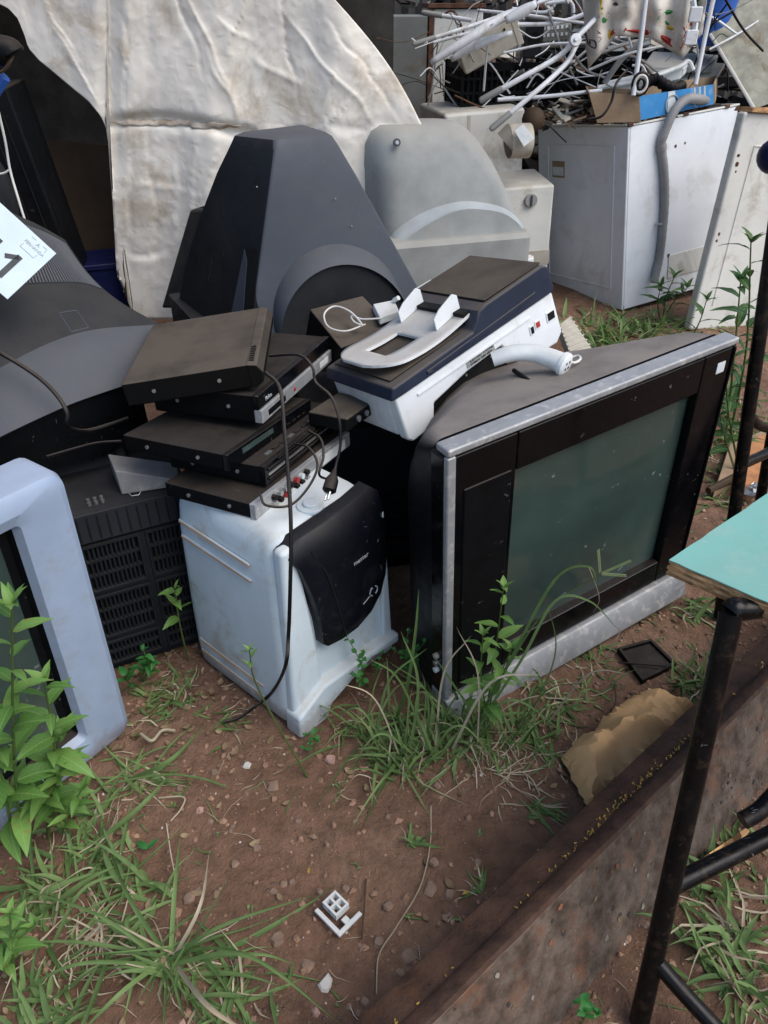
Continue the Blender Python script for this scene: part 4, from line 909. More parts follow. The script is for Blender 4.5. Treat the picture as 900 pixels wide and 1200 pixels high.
def ex_pcb(T, d):
    for k in range(4): MB().cyl((-d[0]*.3+k*d[0]*.2, -d[1]/2, d[2]*.25), (0,-1,0), .006, .004, 8).build('screw', M['hole'], T)
    MB().box(d[0]/2-.02,d[0]/2+.01,-d[1]/2-.003,d[1]/2,-d[2]/2,d[2]/2+.004).build('end_plate', M['beige'], T, bevel=.003)
blockthing('beige_housing', 'beige tilted plastic housing on the crate edge', 'housing', 570, 52, 4.45, (.30,.14,.13), (4,-26,4), M['beige'], ex_pcb)
def ex_ps(T, d):
    for r in range(3):
        for k in range(6): MB().box(-d[0]*.4+k*d[0]*.14,-d[0]*.4+k*d[0]*.14+.012,-d[1]/2-.002,-d[1]/2+.002,-d[2]*.3+r*.03,-d[2]*.3+r*.03+.014).build('vent', M['white'] if r else M['charcoal'], T)
blockthing('power_supply', 'grey metal box with pale grille in the heap under the white tubes', 'power supply', 648, 42, 4.5, (.16,.10,.10), (0,-4,3), M['greysteel'], ex_ps)
blockthing('black_speaker', 'black upright box between beige housing and grey metal box', 'box', 624, 45, 4.48, (.09,.10,.17), (0,3,0), M['charcoal2'], lambda T, d: MB().cyl((0,-d[1]/2,0),(0,-1,0),.03,.004,14).build('cone', M['hole'], T))
# white tube frame pieces
def tubething(name, label, pts, r, cap=True, mat='wtube', group='white tubes thrown on the heap'):
    P_ = [AY(*p) for p in pts]; T = thing(name, label, 'tube', tuple(P_[0]), (0,0,0), group)
    P_ = cr(P_, 6) if len(P_) > 2 else P_
    MB().tube(P_, r, 10).build('tube', M[mat], T, world=True)
    if cap:
        d = (P_[0]-P_[1]).normalized(); m = MB(); m.tube([P_[0]-d*.10, P_[0]+d*.002, P_[0]+d*.012], [r*1.25,r*1.3,r*.9], 10); m.build('end_cap', M['greyplastic'], T, world=True)
tubething('stroller_leg', 'upper white tube leg with grey end, slanting left over the crate', [(565,117,4.0),(610,92,4.0),(655,66,4.05),(672,48,4.05)], .012)
tubething('stroller_leg', 'lower white tube leg slanting down to the motor', [(577,150,3.85),(625,110,3.9),(662,76,4.0),(676,52,4.05)], .011)
tubething('white_tube', 'straight white tube running level behind the two legs', [(583,117,4.1),(640,113,4.15),(705,106,4.2)], .009, False)
tubething('white_tube', 'short white tube at the steel cabinet door', [(497,15,4.6),(553,24,4.5)], .010)
tubething('white_tube', 'cream white rail sticking out left of the heap, rust-spotted', [(487,51,4.3),(560,28,4.35),(640,0,4.45),(700,-20,4.5)], .009)
tubething('white_tube', 'thin white tube under the cream rail', [(508,50,4.4),(545,40,4.4),(590,30,4.45)], .008, False)
tubething('white_tube', 'long white tube curving up right through the heap', [(600,29,4.4),(650,27,4.4),(690,14,4.4),(730,-12,4.4)], .010, False)
tubething('white_tube', 'bent white tube at the top of the heap', [(640,4,4.6),(668,2,4.6),(672,20,4.6)], .010, False)
tubething('white_tube', 'white rail from the joint plate to the printed cloth', [(672,48,4.05),(690,30,4.1),(718,0,4.2),(740,-25,4.2)], .011, False)
tubething('upright_white_tube', 'left of two upright white tubes in front of the printed cloth', [(742,112,3.95),(750,55,4.0),(759,-20,4.05)], .011, False)
tubething('upright_white_tube', 'right of two upright white tubes in front of the printed cloth', [(815,99,4.05),(826,45,4.1),(840,-20,4.15)], .010, False)
tubething('grey_tube', 'dull grey bent tube in the shade behind the cardboard', [(708,98,4.35),(728,70,4.35),(755,45,4.35)], .014, False, 'hose')
tubething('white_tube', 'thin white rod lying along the crate rim', [(590,62,4.3),(640,52,4.3),(700,50,4.3)], .006, False)
tubething('white_tube', 'thin white rod crossing the top of the heap', [(560,12,4.5),(620,18,4.4),(690,28,4.4)], .007, False)
tubething('white_tube', 'white rod with a bend at the top behind the joint plate', [(600,10,4.6),(640,14,4.6),(655,-4,4.6)], .008, False)
tubething('grey_tube', 'grey rod in the shade above the level white tube', [(705,62,4.45),(740,50,4.45),(800,36,4.5)], .008, False, 'hose')
tubething('white_tube', 'thin white rail running from cloth to tray', [(690,82,4.3),(740,62,4.3),(800,50,4.35)], .006, False)
p = AY(672,48,4.03); T = thing('joint_plate', 'round white joint plate where the tube legs meet', 'joint', tuple(p)); MB().cyl(p+Vector((0,-.02,0)),(0.1,-1,.3),.026,.024,16).build('disc', M['wtube'], T, world=True, bevel=.004)
MB().cyl(p+Vector((0,-.044,.008)),(0.1,-1,.3),.008,.008,10).build('bolt', M['chrome'], T, world=True)
# white blades / flat pieces
def blade(label, pts, w_, mat='wtube', name='white_fan_blade', cat='blade'):
    P_ = cr([AY(*p) for p in pts], 5); T = thing(name, label, cat, tuple(P_[0])); n = len(P_); L_, R2 = [], []
    for i, p in enumerate(P_):
        t_ = i/(n-1); ww = w_*(.35+.65*math.sin(math.pi*min(1, .12+t_*.8))); d = (P_[min(i+1,n-1)]-P_[max(0,i-1)]).normalized(); s_ = d.cross(Vector((.1,-1,.35))).normalized()
        L_.append(p+s_*ww); R2.append(p-s_*ww)
    m = MB(); m.grid([L_, [(a+b)/2+Vector((0,-.006,.003)) for a, b in zip(L_, R2)], R2]); o = m.build('blade', M[mat], T, smooth=60, world=True)
    k = o.modifiers.new('thickness','SOLIDIFY'); k.thickness = .006; return T
blade('long white fan blade slanting across the crates', [(504,74,4.2),(545,48,4.2),(590,20,4.25),(622,8,4.3)], .022)
blade('shorter white fan blade under the long one', [(528,70,4.28),(560,52,4.28),(600,38,4.3)], .02)
blade('white bracket plate with bolt holes near the tube joint', [(592,24,4.2),(612,14,4.2),(628,4,4.2)], .026, name='white_bracket', cat='bracket')
# printed cloth
T = thing('printed_cloth', 'white cloth printed with red, green and yellow leaves hung over the heap', 'cloth', tuple(AY(750,60,4.15)))
topc = [(680,-20),(720,-20),(760,-20),(800,-20),(832,-20)]; botc = [(690,80),(722,42),(762,45),(800,68),(822,40)]
P = []
for r in range(13):
    v = r/12; row = []
    for c in range(33):
        x = c/32*4; i = min(3, int(x)); f = x-i
        tx = lerp(topc[i][0],topc[i+1][0],f); bx = lerp(botc[i][0],botc[i+1][0],f); by = lerp(botc[i][1],botc[i+1][1],f)
        row.append(AY(lerp(tx,bx,v), lerp(-20,by,v), 4.15+.035*math.sin(c*.9+r*.2)+.03*noise.noise(Vector((c*.3,r*.3,0)))))
    P.append(row)
m = MB(); m.grid(P); o = m.build('sheet', M['cloth'], T, smooth=180, world=True); k = o.modifiers.new('thickness','SOLIDIFY'); k.thickness = .004
pr = random.Random(21)
def cl(r, c):
    r = max(0, min(11.99, r)); c = max(0, min(31.99, c)); i, j = int(r), int(c); a, b = r-i, c-j
    return P[i][j].lerp(P[i][j+1], b).lerp(P[i+1][j].lerp(P[i+1][j+1], b), a) + Vector((0,-.0052,0))
def motif(r, c, ang, l, w_, mt):
    m = MB(); pts = []
    for k in range(12):
        t_ = k/12*math.tau; a = l*math.cos(t_); b = w_*math.sin(t_)*(1-.35*math.cos(t_)); pts.append(cl(r+(a*math.sin(ang)+b*math.cos(ang))*.55, c+(a*math.cos(ang)-b*math.sin(ang))))
    m.add(pts+[cl(r,c)], [(k,(k+1) % 12,12) for k in range(12)]); return m.build('print_motif', mt, T, smooth=0, world=True)
CP = [pm('red_print', (.36,.035,.025), .85, bump=0), pm('green_print', (.035,.19,.05), .85, bump=0), pm('yellow_print', (.55,.36,.03), .85, bump=0), pm('brown_print', (.07,.035,.025), .85, bump=0)]
for k, (r_, c_, a_, l_, w_, ci) in enumerate(((2,3,.7,2.6,1.2,1),(4,4.5,1.4,2.4,.9,2),(6,5,1.5,2.2,.9,1),(9,2.5,.4,1.6,1.2,3),(8,2.5,1.0,2.6,.5,0),(10,5.5,1.2,1.6,.8,2),(2,12,.0,3.4,1.8,0),(2.2,11.7,.0,1.8,1.0,2),(7,18,.3,2.2,.8,1),(5.5,19.5,-.5,1.8,.7,1),(8,20,.0,1.5,.6,2),(10.5,10,.1,3.0,.7,0),(10.8,16,.1,3.2,.7,0),(10.6,21,.2,2.0,.9,0),(8.5,25,.9,2.2,1.0,0),(10,24,.4,1.7,1.0,0),(7,27.5,-.4,1.8,.9,0),(4,29,.8,2.0,.7,1),(5,9,.6,1.5,.5,3))): motif(r_, c_, a_, l_*1.35, w_*1.35, CP[ci])
q = cr([AY(812,0,4.08), AY(815,22,4.07), AY(813,40,4.06), AY(808,52,4.06)],4); m = MB(); m.tube(q, .013, 6); m.build('strap', M['wtube'], T, world=True)
for (x, y) in ((815,17),(810,44)):
    b = AY(x,y,4.04); MB().box(b.x-.028,b.x+.028,b.y-.008,b.y+.008,b.z-.03,b.z+.03).build('buckle', M['wtube'], T, world=True, bevel=.006)
q = cr([AY(686,38,4.1), AY(690,52,4.1), AY(698,56,4.1), AY(697,48,4.1), AY(690,46,4.1)],4); m = MB(); m.tube(q,.004,6); m.build('black_loop', M['cable'], T, world=True)
# cardboard
def cardbox(name, label, corners, dep, mat, cat='cardboard box', extra=None):
    q = [AY(*c) for c in corners]; T = thing(name, label, cat, tuple(q[0])); bk = Vector(dep)
    th = .006
    m = MB(); m.hexa([q[0],q[1],q[1]+bk.normalized()*th,q[0]+bk.normalized()*th,q[3],q[2],q[2]+bk.normalized()*th,q[3]+bk.normalized()*th]); m.build('front_flap', mat, T, world=True)
    m = MB(); m.hexa([q[0]+bk*.03,q[0]+bk,q[0]+bk+Vector((th,0,0)),q[0]+bk*.03+Vector((th,0,0)),q[3]+bk*.03,q[3]+bk,q[3]+bk+Vector((th,0,0)),q[3]+bk*.03+Vector((th,0,0))]); m.build('side_flap', M['cardboard'], T, world=True)
    m = MB(); m.hexa([q[1]+bk*.03,q[1]+bk,q[1]+bk+Vector((th,0,0)),q[1]+bk*.03+Vector((th,0,0)),q[2]+bk*.03,q[2]+bk,q[2]+bk+Vector((th,0,0)),q[2]+bk*.03+Vector((th,0,0))]); m.build('side_flap', M['cardboard'], T, world=True)
    m = MB(); m.hexa([q[0]+bk,q[1]+bk,q[1]+bk*1.02,q[0]+bk*1.02,q[3]+bk*.98,q[2]+bk*.98,q[2]+bk,q[3]+bk]); m.build('back_flap', M['cardboard'], T, world=True)
    if extra: extra(T, q)
    return T
def ex_blue(T, q):
    def on(u, v, d=-.004): return q[0].lerp(q[1],u).lerp(q[3].lerp(q[2],u),v) + Vector((0,d,0))
    m = MB(); m.hexa([on(.36,0,-.002),on(.47,0,-.002),on(.47,0,.003),on(.36,0,.003),on(.38,1,-.002),on(.47,1,-.002),on(.47,1,.003),on(.38,1,.003)]); m.build('tape', M['white'], T, world=True)
    m = MB(); c = on(.43,.35); ex_ = (q[1]-q[0]).normalized(); ez_ = (q[3]-q[0]).normalized()
    m.tube([c+(ex_*math.cos(a*math.tau/20)+ez_*math.sin(a*math.tau/20))*.045 for a in range(21)], .004, 5); m.build('printed_ring', M['inkgrey'], T, world=True)
    for u in (.72,.79,.86):
        m = MB(); m.hexa([on(u,.1,-.002),on(u+.03,.1,-.002),on(u+.03,.1,.002),on(u,.1,.002),on(u,1,-.002),on(u+.03,1,-.002),on(u+.03,1,.002),on(u,1,.002)]); m.build('printed_bar', M['inkgrey'], T, world=True)
cardbox('cardboard_box', 'torn brown cardboard flap at the left on the washer top', [(700,144,4.0),(750,143,3.98),(748,112,3.98),(690,108,4.02)], (.05,.3,0), M['cardboard'])
cardbox('cardboard_box', 'blue printed cardboard box with white tape on the washer top', [(750,141,3.99),(836,122,4.25),(836,99,4.25),(749,113,3.99)], (.1,.25,.02), M['bluecard'], extra=ex_blue)
# trays etc behind cardboard
def traything(name, label, cat, quad, mat, h=.02):
    q = [AY(*c) for c in quad]; T = thing(name, label, cat, tuple(q[0])); m = MB(); m.hexa([p-Vector((0,0,h)) for p in q]+q); m.build('panel', mat, T, bevel=h*.2, world=True); return T
T = traything('white_tray', 'white plastic tray edge behind the blue cardboard', 'tray', [(700,105,4.3),(800,80,4.35),(808,72,4.5),(710,95,4.5)], M['white'], .05)
MB().tube(cr([AY(700,103,4.29),AY(750,95,4.29),AY(795,79,4.33),(AY(806,72,4.35)),(AY(812,82,4.35))],4), .012, 8).build('rim', M['white'], T, world=True)
traything('drawer_front', 'pale grey drawer panel wedged behind the upright tubes', 'panel', [(752,78,4.4),(835,78,4.5),(842,64,4.7),(765,60,4.7)], M['greyplastic'], .03)
traything('glass_fridge_shelf', 'dull white shelf lying behind the tray', 'shelf', [(755,95,4.5),(770,66,4.6),(850,74,4.6),(840,90,4.5)], M['enamel2'], .02)
T = thing('cable_coil', 'round white and black coil beside the upright tube', 'coil', tuple(AY(750,99,4.0)))
p = AY(750,98,3.97)
for r_, mt in ((.045,'cable'),(.034,'wcable'),(.020,'cable')):
    m = MB(); m.tube([p+Vector((math.cos(a*math.tau/20)*r_*.8, -.004*(5-r_*60), math.sin(a*math.tau/20)*r_)) for a in range(21)], .007, 6); m.build('turn', M[mt], T, world=True)
T = thing('black_hose_coil', 'lumpy black corrugated hose behind the blue cardboard', 'hose', tuple(AY(775,100,4.15)))
pts = cr([AY(758,96,4.1), AY(768,93,4.12), AY(778,99,4.12), AY(790,104,4.15), AY(800,100,4.2)], 5); m = MB(); m.tube(pts, [.022+.006*(i % 2) for i in range(len(pts))], 10); m.build('hose', M['black'], T, world=True)
cable('thin black cable trailing over the cardboard flap', [AY(735,82,4.1), AY(722,98,3.98), AY(716,120,3.95), AY(705,136,3.93), AY(690,140,3.95)], .006)
T = thing('blue_bucket', 'blue plastic bucket behind the strap', 'bucket', tuple(AY(835,15,4.6)))
p = AY(835,15,4.6); m = MB(); m.tube([p+Vector((0,0,-.14)), p+Vector((0,0,.08))], [.09,.115], 20); m.build('body', M['blue'], T, world=True)
m = MB(); m.tube([p+Vector((0,0,.07)), p+Vector((0,0,.095))], [.12,.12], 20); m.build('rim', M['blue'], T, world=True)
# rusty panel, leaning white panel
T = thing('rusty_panel', 'mottled grey-yellow metal panel tilted at the upper right', 'panel', tuple(AY(840,40,4.3)))
q = [AY(884,128,4.25), AY(960,100,4.3), AY(940,-40,4.6), AY(880,-25,4.6), AY(832,40,4.5)]
bkv = Vector((.01,.03,-.005)); m = MB(); n = len(q); m.add(q+[p+bkv for p in q], [tuple(range(n)), tuple(range(2*n-1,n-1,-1))]+[(i,(i+1)%n,n+(i+1)%n,n+i) for i in range(n)]); m.build('panel', M['rustpanel'], T, bevel=.004, world=True)
m = MB(); m.tube([q[4],q[0]], .008, 6); m.build('folded_edge', M['enamel2'], T, world=True)
T = thing('fridge_panel', 'dirty white appliance side leaning at the right edge behind the weed', 'panel', (1.493,3.615,.005), (-3,4.4,19.6))
MB().box(0,.62,0,.05,0,.95).build('panel', M['enamel2'], T, bevel=.012, seg=3)
m = MB()
for a, b in (((.10,.82),(.55,.82)),((.10,.82),(.10,.12))): m.tube([(a[0],-.0005,a[1]),(b[0],-.0005,b[1])], .004, 6)
m.build('pressed_border', M['enamel2'], T)
for (x, z, r_) in ((.030,.745,.012),(.026,.78,.008),(.034,.715,.006),(.03,.45,.010),(.026,.42,.007),(.25,.06,.012)):
    m = MB(); m.ball((x,0,z), r_, 9, 5, (rng.uniform(.6,1.2),.12,rng.uniform(.6,1.3))); m.build('rust_patch', M['rust'], T)
m = MB(); m.hexa([(.02,-.02,.951),(.3,-.02,.951),(.3,.09,.951),(.02,.09,.951),(.03,-.01,.968),(.28,-.02,.985),(.3,.09,.972),(.02,.08,.968)]); m.build('broken_board', M['ply'], T)
T = thing('dark_blue_ball', 'dark blue round float at the right edge on the white panel', 'float', tuple(AY(905,183,3.4)))
m = MB(); m.ball(AY(908,183,3.45), .07, 16, 10); m.build('ball', M['bluedark'], T, world=True); m = MB(); m.tube([AY(908,165,3.45), AY(910,158,3.45)], .012, 8); m.build('valve', M['black'], T, world=True)
# heap of scrap between and behind (nobody could count it)
m = MB(); at = []
rs = random.Random(5)
def junk(c, s, mi):
    e = Euler((rs.uniform(-.5,.5), rs.uniform(-.5,.5), rs.uniform(0,3.1))).to_matrix().to_4x4(); m.cur = mi
    m.box(-s[0],s[0],-s[1],s[1],-s[2],s[2], Matrix.Translation(c) @ e)
for k in range(620):
    x = rs.uniform(.45,2.8); y = rs.uniform(4.75,5.9); z = rs.uniform(.05,1.06+.25*(y-4.75))
    s = rs.uniform(.02,.11); junk((x,y,z), (s*1.5, s*rs.uniform(.1,.6), s*rs.uniform(.03,.25)), rs.choice((0,0,0,0,0,1,1,2,4,4,5)))
for k in range(120):   # bits on the washer top and in the crates
    u, v = rs.random(), rs.random(); p = MT @ Vector((.05+.6*u, .05+.6*v, .83+rs.uniform(0,.06))); s = rs.uniform(.012,.05)
    junk(p, (s*1.6, s*rs.uniform(.15,.5), s*rs.uniform(.03,.15)), rs.choice((1,1,2,2,3,5,0,0)))
for k in range(110):
    x = rs.uniform(.42,1.0); p = (x, 4.45+rs.random()*.32, 1.03+rs.uniform(0,.06)); s = rs.uniform(.01,.035); junk(p, (s*1.4, s*.5, s*rs.uniform(.05,.4)), rs.choice((1,2,3,4,4,0,6)))
for k in range(60):
    x = rs.uniform(-.15,.75); p = (x, 5.05+rs.random()*.3, 1.33+rs.uniform(0,.1)); s = rs.uniform(.015,.05); junk(p, (s, s*.5, s*rs.uniform(.1,.4)), rs.choice((0,1,3,4)))
for k in range(70):
    p = AY(rs.uniform(632,720), rs.uniform(118,146), rs.uniform(4.05,4.4)); s = rs.uniform(.012,.05); junk(p, (s*1.6, s*rs.uniform(.15,.5), s*rs.uniform(.03,.15)), rs.choice((1,1,1,2,3,5,0,4)))
o = m.build('scrap_heap', [M['black'], M['brownboard'], M['rust'], M['cardboard'], M['greysteel'], M['beige'], M['pinkstone']])
tag(o, 'jumbled scrap metal and plastic filling the heap behind the washer', 'scrap', kind='stuff')

m = MB(); rw = random.Random(55)
for k in range(150):
    x = rw.uniform(500,860); y = rw.uniform(-10,118) if x < 700 else rw.uniform(-10,100); Yw = rw.uniform(4.25,4.7); a = AY(x, y, Yw); L2 = rw.uniform(.08,.4); d = Vector((rw.uniform(-1,1), rw.uniform(-.4,.4), rw.uniform(-.6,.6))).normalized()
    pts = cr([a, a+d*L2*.5+Vector((0,0,rw.uniform(-.05,.07))), a+d*L2+Vector((0,0,rw.uniform(-.06,.03)))], 5); m.cur = rw.choices((0,1,2,3),(4,4,2,1))[0]; m.tube(pts, rw.choice((.002,.003,.003,.0045,.006)), 5)
o = m.build('wire_tangle', [M['wtube'], M['cable'], M['hose'], M['rust']]); tag(o, 'tangle of thin rods and wires running through the scrap heap', 'wires', kind='stuff')
# ================================================================== BEAM
e1 = (Vector((.63,.548,0))).normalized(); nb = Vector((-e1.y, e1.x, 0))          # nb points away from the camera
P0 = Vector((.276,.562,0)) - e1*.9
T = thing('steel_beam', 'long rusty steel channel lying across the lower right corner', 'beam', tuple(P0 + e1*.9))
L_ = 2.6; lean = R_(21.5); wu = nb*math.sin(lean) + Vector((0,0,math.cos(lean))); fu = nb*math.cos(lean) - Vector((0,0,math.sin(lean)))
def bpt(s_, a, b): return P0 + e1*s_ + wu*a + fu*b + Vector((0,0,-.012))
NS = 60
def slab(prof, name, mat, parent, bev=.003, wob=0):
    rings = [[bpt(L_*i/NS, a + wob*noise.noise(Vector((i*.7,a*40,b*40))), b + wob*noise.noise(Vector((i*.9,a*40,b*40+7)))) for a, b in prof] for i in range(NS+1)]
    m = MB(); m.loft(rings); return m.build(name, mat, parent, world=True, smooth=40, bevel=bev)
slab([(0,0),(.214,0),(.214,.011),(0,.011)], 'web', M['beam'], T, .002, .0012)
slab([(.2045,.0115),(.2145,.0115),(.2185,.045),(.2165,.088),(.204,.090),(.2035,.05)], 'upper_flange', M['beamtop'], T, .002, .0016)
slab([(.215,-.001),(.2225,.002),(.226,.018),(.221,.030),(.2155,.028)], 'flange_lip', M['beamtop'], T, .0015, .0016)
slab([(-.001,.0115),(.011,.0115),(.011,.09),(-.001,.09)], 'lower_flange', M['beamtop'], T, .002)
m = MB(); at_ = []; rb = random.Random(9)
for k in range(200):
    s_ = rb.gauss(1.22,.13) if rb.random() < .7 else rb.uniform(.6,2.2); b = .034 + abs(rb.gauss(0,.006)); c = bpt(s_, .2205, b); s2 = rb.uniform(.0010,.0028)
    e = Euler((rb.uniform(-1,1),rb.uniform(-1,1),rb.uniform(0,6))).to_matrix(); q = [c + e @ Vector(p)*s2 for p in ((-1,-.5,0),(1,-.5,0),(1.4,.5,.2),(-1,.6,0))]; m.add(q, [(0,1,2,3)]); at_ += [rb.random()]*4
o = m.build('flower_litter', M['petal'], None, attr=at_, smooth=0); tag(o, 'yellow and brown flower litter along the beam groove', 'litter', kind='stuff')
m = MB()
for k in range(520):
    s_ = rb.uniform(.45,2.4); a = rb.uniform(.004,.21); c = bpt(s_, a, -.0014); s2 = .0005+.0060*rb.random()**3.5
    pts = [c + e1*math.cos(t_*math.tau/9)*s2*rb.uniform(.6,1.2) + wu*math.sin(t_*math.tau/9)*s2*rb.uniform(.6,1.2) for t_ in range(9)]; m.cur = rb.choices((0,1,2,3),(5,3,1.5 + 4*(a > .15),4))[0]; m.add(pts, [tuple(range(9))])
o = m.build('lichen_spots', [pm('grey_lichen', (.19,.175,.14), .9, var=.3, vscale=60), pm('ochre_lichen', (.17,.125,.07), .9, var=.3, vscale=60), pm('orange_rust', (.17,.075,.04), .9, var=.3, vscale=60), pm('dark_lichen', (.045,.042,.036), .9)], T, world=True, smooth=0); o['kind'] = 'stuff'

# ================================================================== TURQUOISE DESK
T = thing('school_desk', 'turquoise school desk corner with chipped plywood edge and black tube legs at right', 'desk', (.75,.75,0))
za = .70; c1 = AZ(784,656,za); cb = AZ(900,578,za); cf = AZ(900,706,za)
d1 = (cb-c1).normalized(); d2 = (cf-c1).normalized()
q = [c1, c1+d2*.45, c1+d2*.45+d1*.62, c1+d1*.62]
def jag(a, b, n, am, seed):
    r = random.Random(seed); dd = (b-a); s_ = Vector((dd.y,-dd.x,0)).normalized(); return [a+dd*(i/n)+s_*(r.uniform(-am,am) if 0 < i < n else 0) for i in range(n)]
ring = jag(q[0],q[1],30,.0009,1)+jag(q[1],q[2],10,0,2)+jag(q[2],q[3],10,0,3)+jag(q[3],q[0],30,.0009,4)
m = MB(); m.loft([[p+Vector((0,0,-.0015)) for p in ring], ring]); m.build('laminate_top', M['teal'], T, world=True)
rp2 = random.Random(8); plc = sum(ring, Vector())/len(ring)
M['plylight'] = pm('plywood_light', (.50,.33,.17), .8, bump=.5, bscale=120, var=.35, vscale=50, stain=((.22,.12,.05), .7, 30))
for k, (z0, z1) in enumerate(((-.0017,-.0055),(-.0056,-.0105),(-.0106,-.0150),(-.0151,-.0205),(-.0206,-.0255))):
    off = (.0, .0012, -.0004, .0016, .0002)[k]
    def ed(z): return [p + (plc-p).normalized()*(off+max(0,rp2.gauss(.0004,.0009)) + (.006*max(0,noise.noise(p*22+Vector((0,0,k*3.)))-.30))) + Vector((0,0,z)) for p in ring]
    m = MB(); m.loft([ed(z0), ed(z1)]); m.build('ply_layer', M['ply' if k % 2 == 0 else 'plylight'], T, world=True, smooth=0)
def dtube(name, pts, r, sub=1): MB().tube(cr(pts, 8) if len(pts) > 2 else [pts[0].lerp(pts[1], i/6) for i in range(7)], r, 14).build(name, M['tubeblack'], T, world=True)
tp = AZ(858,716,.677); bt = Vector((.405,.565,0.0)); dtube('leg', [tp+Vector((.10,.02,.0)), tp+Vector((.02,.004,.0)), tp, tp.lerp(bt,.06), tp.lerp(bt,.5), bt], .0155)
j1 = tp.lerp(bt,.63); k1 = AZ(905,978,.28); dtube('brace', [j1, k1+(k1-j1)*1.2], .0145)
j2 = tp.lerp(bt,.82); k2 = AZ(870,1235,.06); dtube('brace', [j2, j2.lerp(k2,.5)+Vector((0,0,-.005)), k2+(k2-j2)*.8], .0125)
kk = AZ(890,950,.34); dtube('brace', [AZ(870,962,.33), kk, AZ(915,925,.36), AZ(960,890,.38)], .013)
leg2 = q[3]+Vector((.08,-.03,-.022)); dtube('leg', [leg2, leg2+Vector((-.02,.08,-.66))], .0155)

# second desk / chair frame on the right
T = thing('black_desk_frame', 'black tubular desk frame standing behind the turquoise desk at the right edge', 'desk frame', (1.0,1.75,0))
a = AY(897,345,1.62); b = AY(859,612,1.56); d = (b-a); dtube('leg', [a-d*.3, b+d*.25*0+(b-a)*(b.z/max(.01,(a.z-b.z)))], .0155)
a = AY(906,500,1.80); b = AY(892,580,1.78); dtube('leg', [a-(b-a)*2, b+(b-a)*2.2], .014)
dtube('rail', [AY(868,545,1.585), AY(905,528,1.72), AY(960,500,1.9)], .013)
dtube('rail', [AY(878,487,1.60), AY(893,500,1.66), AY(930,505,1.75)], .012)
for (nm, lb, qd, mt, h) in (('clay_tile','orange clay tile on the ground behind the black desk frame',[(838,572,0),(905,540,0),(905,500,0),(855,520,0)],'cardboard',.03),
                            ('clay_block','bright orange clay block behind the black desk frame',[(872,568,0),(915,556,0),(915,500,0),(880,515,0)],'terracotta',.06)):
    qq = [AZ(x,y,h) for x, y, _ in qd]; T = thing(nm, lb, 'tile', (qq[0].x,qq[0].y,0)); m = MB(); m.hexa([Vector((p.x,p.y,-.01)) for p in qq]+qq); m.build('slab', M[mt], T, bevel=.004, world=True)
for k, (lb, pts) in enumerate((('rough wooden stick on the ground at the television right side',[(830,575,.02),(860,560,.03),(890,548,.03)]),('grey crumpled foil on the ground behind the desk frame',[(875,585,.03),(885,575,.04),(898,570,.03)]))):
    P_ = [AZ(*p) for p in pts]; T = thing('wooden_stick' if k == 0 else 'crumpled_foil', lb, 'stick' if k == 0 else 'foil', tuple(P_[0]))
    if k == 0: MB().tube(P_, [.012,.014,.01], 8).build('stick', M['brownboard'], T, world=True)
    else:
        m = MB(); m.ball(P_[1], .035, 12, 8, (1.2,.8,.6)); o = m.build('foil', M['chrome'], T, world=True, smooth=0)
        for v in o.data.vertices: v.co += Vector((rng.uniform(-1,1),rng.uniform(-1,1),rng.uniform(-1,1)))*.007

# ================================================================== PAPER BAG
T = thing('paper_bag', 'crumpled brown paper bag lying against the rusty beam', 'bag', tuple(AZ(735,890,0)))
outl = [(655,888),(672,872),(694,862),(712,838),(735,822),(762,814),(790,822),(814,830),(800,852),(778,876),(748,902),(712,926),(690,948),(678,930),(668,908)]
gq = [AZ(x, y, .004) for x, y in outl]; gc = sum(gq, Vector())/len(gq); from mathutils.geometry import delaunay_2d_cdt
bl = (AZ(800,838,.0)-AZ(676,915,.0)).normalized(); bv = Vector((-bl.y, bl.x, 0)); rbg = random.Random(15)
edge_ = []
for i in range(len(gq)):
    for f in (0,.34,.67): edge_.append(gq[i].lerp(gq[(i+1) % len(gq)], f)+Vector((rbg.uniform(-.004,.004),rbg.uniform(-.004,.004),0)))
def inside(p, poly):
    c_ = False
    for i in range(len(poly)):
        a, b = poly[i], poly[i-1]
        if (a.y > p.y) != (b.y > p.y) and p.x < (b.x-a.x)*(p.y-a.y)/(b.y-a.y)+a.x: c_ = not c_
    return c_
inn = []; tries = 0
while len(inn) < 330 and tries < 20000:
    tries += 1; p = Vector((rbg.uniform(gc.x-.25,gc.x+.25), rbg.uniform(gc.y-.25,gc.y+.25), 0))
    if inside(p, gq) and all((p-q_).length > .0090 for q_ in inn) and all((p.xy-q_.xy).length > .006 for q_ in edge_): inn.append(p)
allp = edge_ + inn
vv, _, ff, *_r = delaunay_2d_cdt([p.xy for p in allp], [(i, (i+1) % len(edge_)) for i in range(len(edge_))], [], 1, 1e-6)
vs3 = []
for v in vv:
    p = Vector((v.x, v.y, 0)); dm = min((p.xy-q_.xy).length for q_ in edge_); t_ = min(1, dm/.055); u_, w2 = (p-gc).dot(bl), (p-gc).dot(bv)
    u_ += .02*noise.noise(p*8); h_ = .040*math.sin(t_*math.pi/2) + t_**.5*(.026*(1-2.2*abs(noise.noise(Vector((u_*4, w2*12, 3.))))) + .016*(1-2*abs(noise.noise(Vector((u_*11, w2*22, 8.))))) + rbg.uniform(-.0030,.0030))
    vs3.append(Vector((v.x, v.y, max(.003, .006+h_))))
m = MB(); m.add(vs3, [tuple(f) for f in ff]); m.build('bag', M['paper'], T, world=True, smooth=26)
